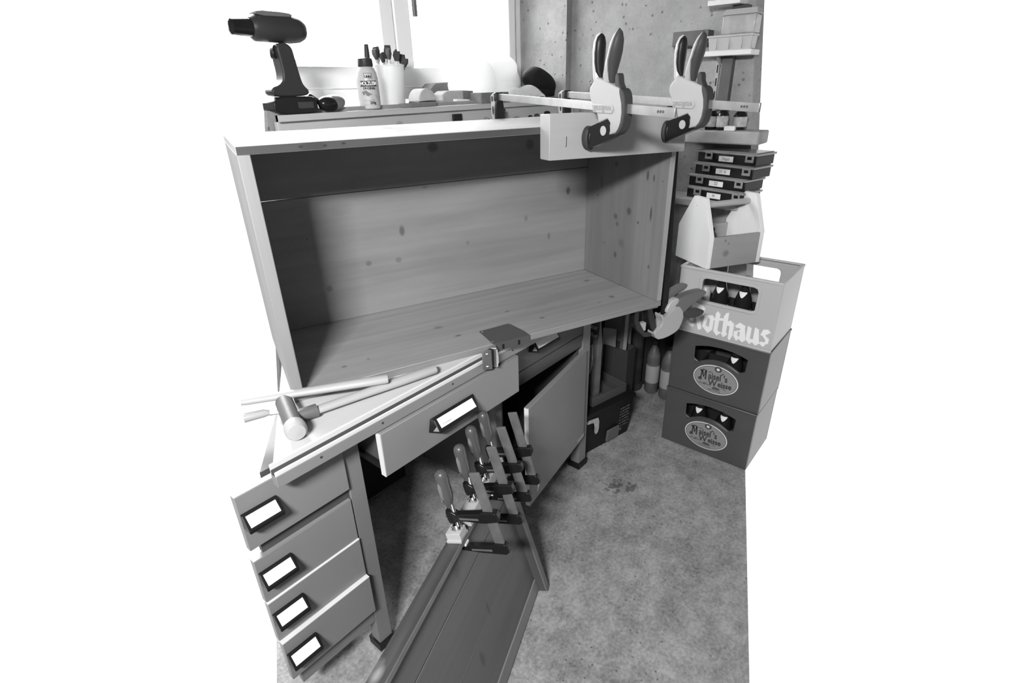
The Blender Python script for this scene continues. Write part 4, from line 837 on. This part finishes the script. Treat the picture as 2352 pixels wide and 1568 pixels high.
# letters traced as straight pen strokes; x from the crate's left end, z from its foot
LET = {
 'R': [[(.050, .038), (.058, .050), (.085, .036), (.079, .024)], [(.066, .050), (.078, .050), (.083, .118), (.071, .118)], [(.060, .118), (.076, .138), (.112, .128), (.120, .114), (.108, .112), (.098, .120), (.078, .122)], [(.106, .126), (.120, .114), (.120, .088), (.106, .084)], [(.084, .084), (.112, .096), (.120, .088), (.100, .072), (.086, .074)], [(.090, .078), (.104, .078), (.118, .026), (.107, .018), (.103, .030)]],
 'o': [[(.124, .040), (.135, .046), (.139, .092), (.127, .088)], [(.127, .088), (.139, .092), (.156, .096), (.165, .086), (.150, .078), (.142, .084)], [(.165, .088), (.152, .080), (.151, .034), (.164, .034)], [(.124, .040), (.135, .046), (.152, .032), (.164, .036), (.148, .014)]],
 't': [[(.172, .030), (.185, .034), (.187, .108), (.177, .118), (.172, .108)], [(.167, .086), (.200, .094), (.203, .084), (.168, .076)], [(.172, .030), (.185, .034), (.200, .030), (.186, .012)]],
 'h': [[(.207, .022), (.220, .030), (.221, .122), (.212, .118), (.206, .104)], [(.204, .030), (.222, .036), (.226, .028), (.214, .012)], [(.220, .080), (.232, .092), (.246, .080), (.246, .066), (.234, .072), (.220, .068)], [(.234, .078), (.247, .076), (.248, .030), (.240, -.004 + .010), (.234, .014)]],
 'a': [[(.256, .074), (.270, .092), (.290, .082), (.288, .070), (.270, .076), (.262, .068)], [(.277, .084), (.290, .080), (.290, .030), (.300, .024), (.290, .012), (.278, .022)], [(.254, .032), (.266, .036), (.266, .056), (.254, .050)], [(.254, .050), (.266, .056), (.280, .064), (.280, .054)], [(.254, .032), (.264, .036), (.280, .028), (.266, .012)]],
 'u': [[(.303, .086), (.316, .080), (.316, .034), (.303, .030)], [(.303, .030), (.316, .034), (.334, .034), (.318, .012)], [(.331, .086), (.344, .080), (.344, .030), (.352, .024), (.342, .012), (.331, .022)]],
 's': [[(.356, .062), (.362, .086), (.376, .090), (.386, .080), (.370, .074), (.366, .060)], [(.358, .066), (.366, .068), (.386, .050), (.378, .042)], [(.386, .050), (.376, .046), (.376, .030), (.386, .032)], [(.354, .028), (.362, .034), (.380, .034), (.370, .014)]]}
for ch_, polys in LET.items():
    m = MB()
    for pi, p in enumerate(polys):
        cx_ = sum(a for a, b in p) / len(p); cz_ = sum(b for a, b in p) / len(p)
        m.hull([(cx_ + (a - cx_) * 1.20, y, cz_ + (b - cz_) * 1.03 + .006) for a, b in p for y in (-.0024 - .00012 * pi, .0)])
    m.build('letter', 'letter_white', t, smooth=False)
for (px, py, zz, lb) in ((.157, .062, .003, 'beer bottle standing in the light crate, seen through the handle hole at its middle'), (.250, .062, .003, 'beer bottle in the light crate right of the middle bottle')):
    beer_bottle((CF + py, CY - px, .591), R_(-90), lb, 'beer bottles in the crates')
o = MB().lathe([(0, 0), (.022, 0), (.022, .13), (.021, .132), (.021, .175), (.012, .19), (0, .192)], seg=24).build('pale_capped_bottle', 'tub'); place(o, (CF + .050, CY - .098, .592)); tag(o, 'pale bottle behind the left end of the light crate\'s handle hole', 'bottle')
for k, (px, lb) in enumerate(((.148, 'beer bottle with white neck label at the left of the bottom crate\'s hole'), (.262, 'beer bottle with white neck label at the right of the bottom crate\'s hole'))):
    beer_bottle((CF + .052, CY - px, .0105), R_(-90), lb, 'beer bottles in the crates')
beer_bottle((CF + .058, CY - .262, .3005), R_(-90), 'beer bottle at the right end of the middle crate\'s hole', 'beer bottles in the crates')

# ------------------------------------------------------------------ pine tool tote on the light crate
TA = R_(-31.6)
tm = Matrix.Translation((2.065, .729, .871)) @ Matrix.Rotation(TA, 4, 'Z')
to = thing('tool_tote', 'pale pine tool tote with pointed ends and round handle bar on the light crate', 'tote', mat=tm)
wood('tote_pale', 1.15, 'Z', 0.03, seed=41, stain=0.03, knots=((0, .110, .235, .05, .0025, .003, .7),)); wood('tote_side', 0.48, 'X', 0.10, seed=43, knots=((.085, 0, .056, .017, .05, .016, .45), (.075, 0, .108, .006, .05, .007, .5), (.092, 0, .095, .005, .05, .005, .5)))
TL = .26
for k, x in enumerate((0.0, TL - .018)):
    MB().prism([(0, 0), (.2135, 0), (.2135, .140), (.132, .270), (.060, .270), (0, .130)], 'x', x, x + .018).build('end_board', 'tote_pale', to, bev=0.001)
MB().box(.0182, TL - .0182, .001, .015, .0, .125).build('side_board', 'tote_side', to, bev=0.001); MB().box(.0182, TL - .0182, .198, .212, .0, .125).build('side_board', 'tote_side', to, bev=0.001)
MB().box(.0182, TL - .0182, .0152, .1978, .0, .010).build('bottom_board', 'tote_side', to)
MB().cyl((.0182, .096, .235), (TL - .0182, .096, .235), .0125, 22).build('handle_bar', 'pine_top', to)
o = MB().lathe([(0, 0), (.030, 0), (.030, .085), (.024, .1), (.012, .118), (.012, .13), (0, .13)], seg=24).build('tinted_bottle', 'brown_glass'); o.matrix_world = tm @ Matrix.Translation((.075, .09, .0105)); tag(o, 'dark rounded bottle standing inside the pine tote', 'bottle')

# ------------------------------------------------------------------ beside the bench: toolbox, carton, bottles, pipe
xm = Matrix.Translation((2.014, .991, 0)) @ Matrix.Rotation(R_(-13), 4, 'Z')
tbx = thing('toolbox', 'black plastic toolbox with a grey latch standing beside the bench leg', 'toolbox', mat=xm)
m = MB(); m.hull([(-.295, 0, 0), (0, 0, 0), (-.295, .19, 0), (0, .19, 0), (-.315, -.012, .20), (.018, -.012, .20), (-.315, .20, .20), (.018, .20, .20)]); m.build('toolbox_body', 'black_plastic', tbx, bev=0.004)
MB().box(-.320, .024, -.018, .206, .196, .222).build('rim', 'black_plastic', tbx, bev=0.004)
m = MB(); m.hull([(-.155, -.010, .012), (-.075, -.010, .012), (-.155, -.016, .075), (-.085, -.016, .085), (-.075, -.016, .075), (-.155, .0, .012), (-.075, .0, .012), (-.155, -.006, .075), (-.075, -.006, .075)]); m.build('latch', 'clamp_grip_mid', tbx, bev=0.003)
m = MB(); m.prism(chaikin([(-.305, .195), (-.250, .190), (-.225, .185), (-.225, .110), (-.250, .100), (-.252, .165), (-.270, .175), (-.305, .178)], 1), 'y', -.0205, -.017); m.build('sticker', 'label', tbx)
m = MB()
random.seed(21)
for k in range(7):
    zz_ = .060 + .017 * k; x_ = -.072
    while x_ < -.016:
        l_ = random.uniform(.006, .016); yy = -.0060 * (zz_ / .1) - .0006
        m.box(x_, x_ + l_, yy - .0022, yy + .0006, zz_, zz_ + random.uniform(.003, .006)); x_ += l_ + random.uniform(.003, .009)
m.box(-.072, -.052, -.0050, -.0015, .036, .050)
m.build('printing', 'clamp_grip_mid', tbx, smooth=False)
ty = thing('toolbox_tray', 'dark grey divided tray sitting crosswise on the black toolbox', 'tray', mat=xm @ Matrix.Translation((-.005, .020, .2225)))
m = MB(); m.box(-.225, .0, 0, .165, 0, .004); m.box(-.225, .0, 0, .005, .004, .044); m.box(-.225, .0, .160, .165, .004, .044); m.box(-.225, -.220, .005, .160, .004, .044); m.box(-.005, .0, .005, .160, .004, .044); m.build('tray_body', 'tray_grey', ty, bev=0.003)
m = MB(); m.box(-.155, -.151, .005, .160, .004, .036); m.box(-.080, -.076, .005, .160, .004, .036); m.box(-.150, -.081, .078, .082, .004, .036); m.build('dividers', 'tray_grey', ty)
# cardboard box with offcuts
kb = thing('cardboard_box', 'open dark cardboard box holding wood offcuts behind the toolbox', 'box', (2.125, 1.075, 0))
m = MB(); T = .005
m.box(0, T, 0, .16, 0, .372); m.box(.075, .075 + T, 0, .16, 0, .372); m.box(T, .075, 0, T, 0, .372); m.box(T, .075, .16 - T, .16, 0, .372); m.box(T, .075, T, .16 - T, 0, T); m.build('carton', 'cardboard', kb)
def plank(label, p0, p1, wdt, thk, mat, rot=0.0):
    p0 = V(p0); p1 = V(p1); L2 = (p1 - p0).length
    o = MB().box(-wdt / 2, wdt / 2, -thk / 2, thk / 2, 0, L2).build('wood_offcut', mat, bev=0.001)
    q = (p1 - p0).to_track_quat('Z', 'Y').to_matrix().to_4x4()
    o.matrix_world = Matrix.Translation(p0) @ q @ Matrix.Rotation(rot, 4, 'Z'); return tag(o, label, 'offcut', 'offcuts in the cardboard box')
wood('offcut_a', 0.36, 'Z', 0.05, seed=51); wood('offcut_b', 0.24, 'Z', 0.05, seed=53)
plank('tall narrow pale offcut sticking out of the cardboard box on the right', (2.158, 1.125, .008), (2.150, 1.112, .66), .046, .018, 'offcut_a', R_(80))
plank('short broad pale offcut standing in the cardboard box', (2.142, 1.185, .008), (2.140, 1.190, .46), .066, .010, 'offcut_a', R_(90))
plank('broad darker board standing on the floor just behind the cardboard box', (2.225, 1.185, .0), (2.225, 1.195, .64), .150, .012, 'offcut_b', R_(90))
# printed bag on the toolbox
bgp = thing('printed_bag', 'tall printed plastic bag with pale writing standing in the toolbox tray beside the bench leg', 'bag', (1.853, 1.118, .2268), R_(-103))
m = MB(); m.hull([(-.045, -.018, 0), (.045, -.018, 0), (-.045, .018, 0), (.045, .018, 0), (-.052, -.014, .30), (.052, -.014, .30), (-.052, .014, .30), (.052, .014, .30), (-.048, -.002, .425), (.048, -.002, .425), (-.048, .002, .425), (.048, .002, .425), (-.055, 0, .20), (.055, 0, .20)])
pb = m.build('pouch', 'bag_grey', bgp, bev=0.002)
m = MB(); m.text('natur', .032, face_mat((.010, -.0125, .372), (1, 0, .08), (-.08, -.1, 1)), .0012, bold=.0006); m.text('& dur', .030, face_mat((.012, -.0150, .335), (1, 0, .08), (-.08, -.1, 1)), .0012, bold=.0006); m.build('printing', 'clamp_body', pb, smooth=False)
m = MB(); m.prism(chaikin([(.022, .30), (.030, .26), (.026, .18), (.004, .12), (-.010, .10), (-.012, .18), (.002, .26)], 2), 'y', -.0205, -.0165); m.build('picture', 'label', pb)
def pet(loc, label, s=1.0):
    t = thing('drink_bottle', label, 'bottle', loc, 0, 'plastic bottles on the floor')
    r = .037 * s; h = .315 * s
    MB().lathe([(0, 0), (r * .8, 0), (r, .012), (r, h * .55), (r * .94, h * .57), (r, h * .62), (r * .92, h * .74), (r * .55, h * .86), (r * .36, h * .90), (r * .36, h * .93), (0, h * .93)], seg=28).build('bottle_body', 'bag_grey', t)
    MB().lathe([(0, h * .925), (r * .42, h * .925), (r * .42, h), (0, h)], seg=22).build('cap', 'dark_plastic', t)
    MB().lathe([(r * 1.002, h * .22), (r * 1.02, h * .23), (r * 1.02, h * .54), (r * 1.002, h * .55)], seg=28).build('label_sleeve', 'clamp_body', t)
pet((2.425, .985, 0), 'drink bottle with pale label standing on the floor beside the crates'); pet((2.435, 1.075, 0), 'drink bottle behind the other one, half hidden on the floor', 1.0)
o = MB().lathe([(0, 0), (.056, 0), (.056, .03), (.050, .035), (.050, .62), (.044, .66), (.03, .69), (0, .70)], seg=30).build('gas_cylinder', 'pipe_dark'); place(o, (2.42, 1.185, 0)); tag(o, 'tall dark cylinder standing on the floor behind the carton and drink bottles', 'cylinder')

board('dark_panel', 'black panel standing against the wall in the corner behind the drink bottles, under the pier', 2.478, XR - .001, .90, 1.45, 0.0, 0.620, 'interior_dark', 'panel')  # near-black sheet put in to stand for the dark of this corner
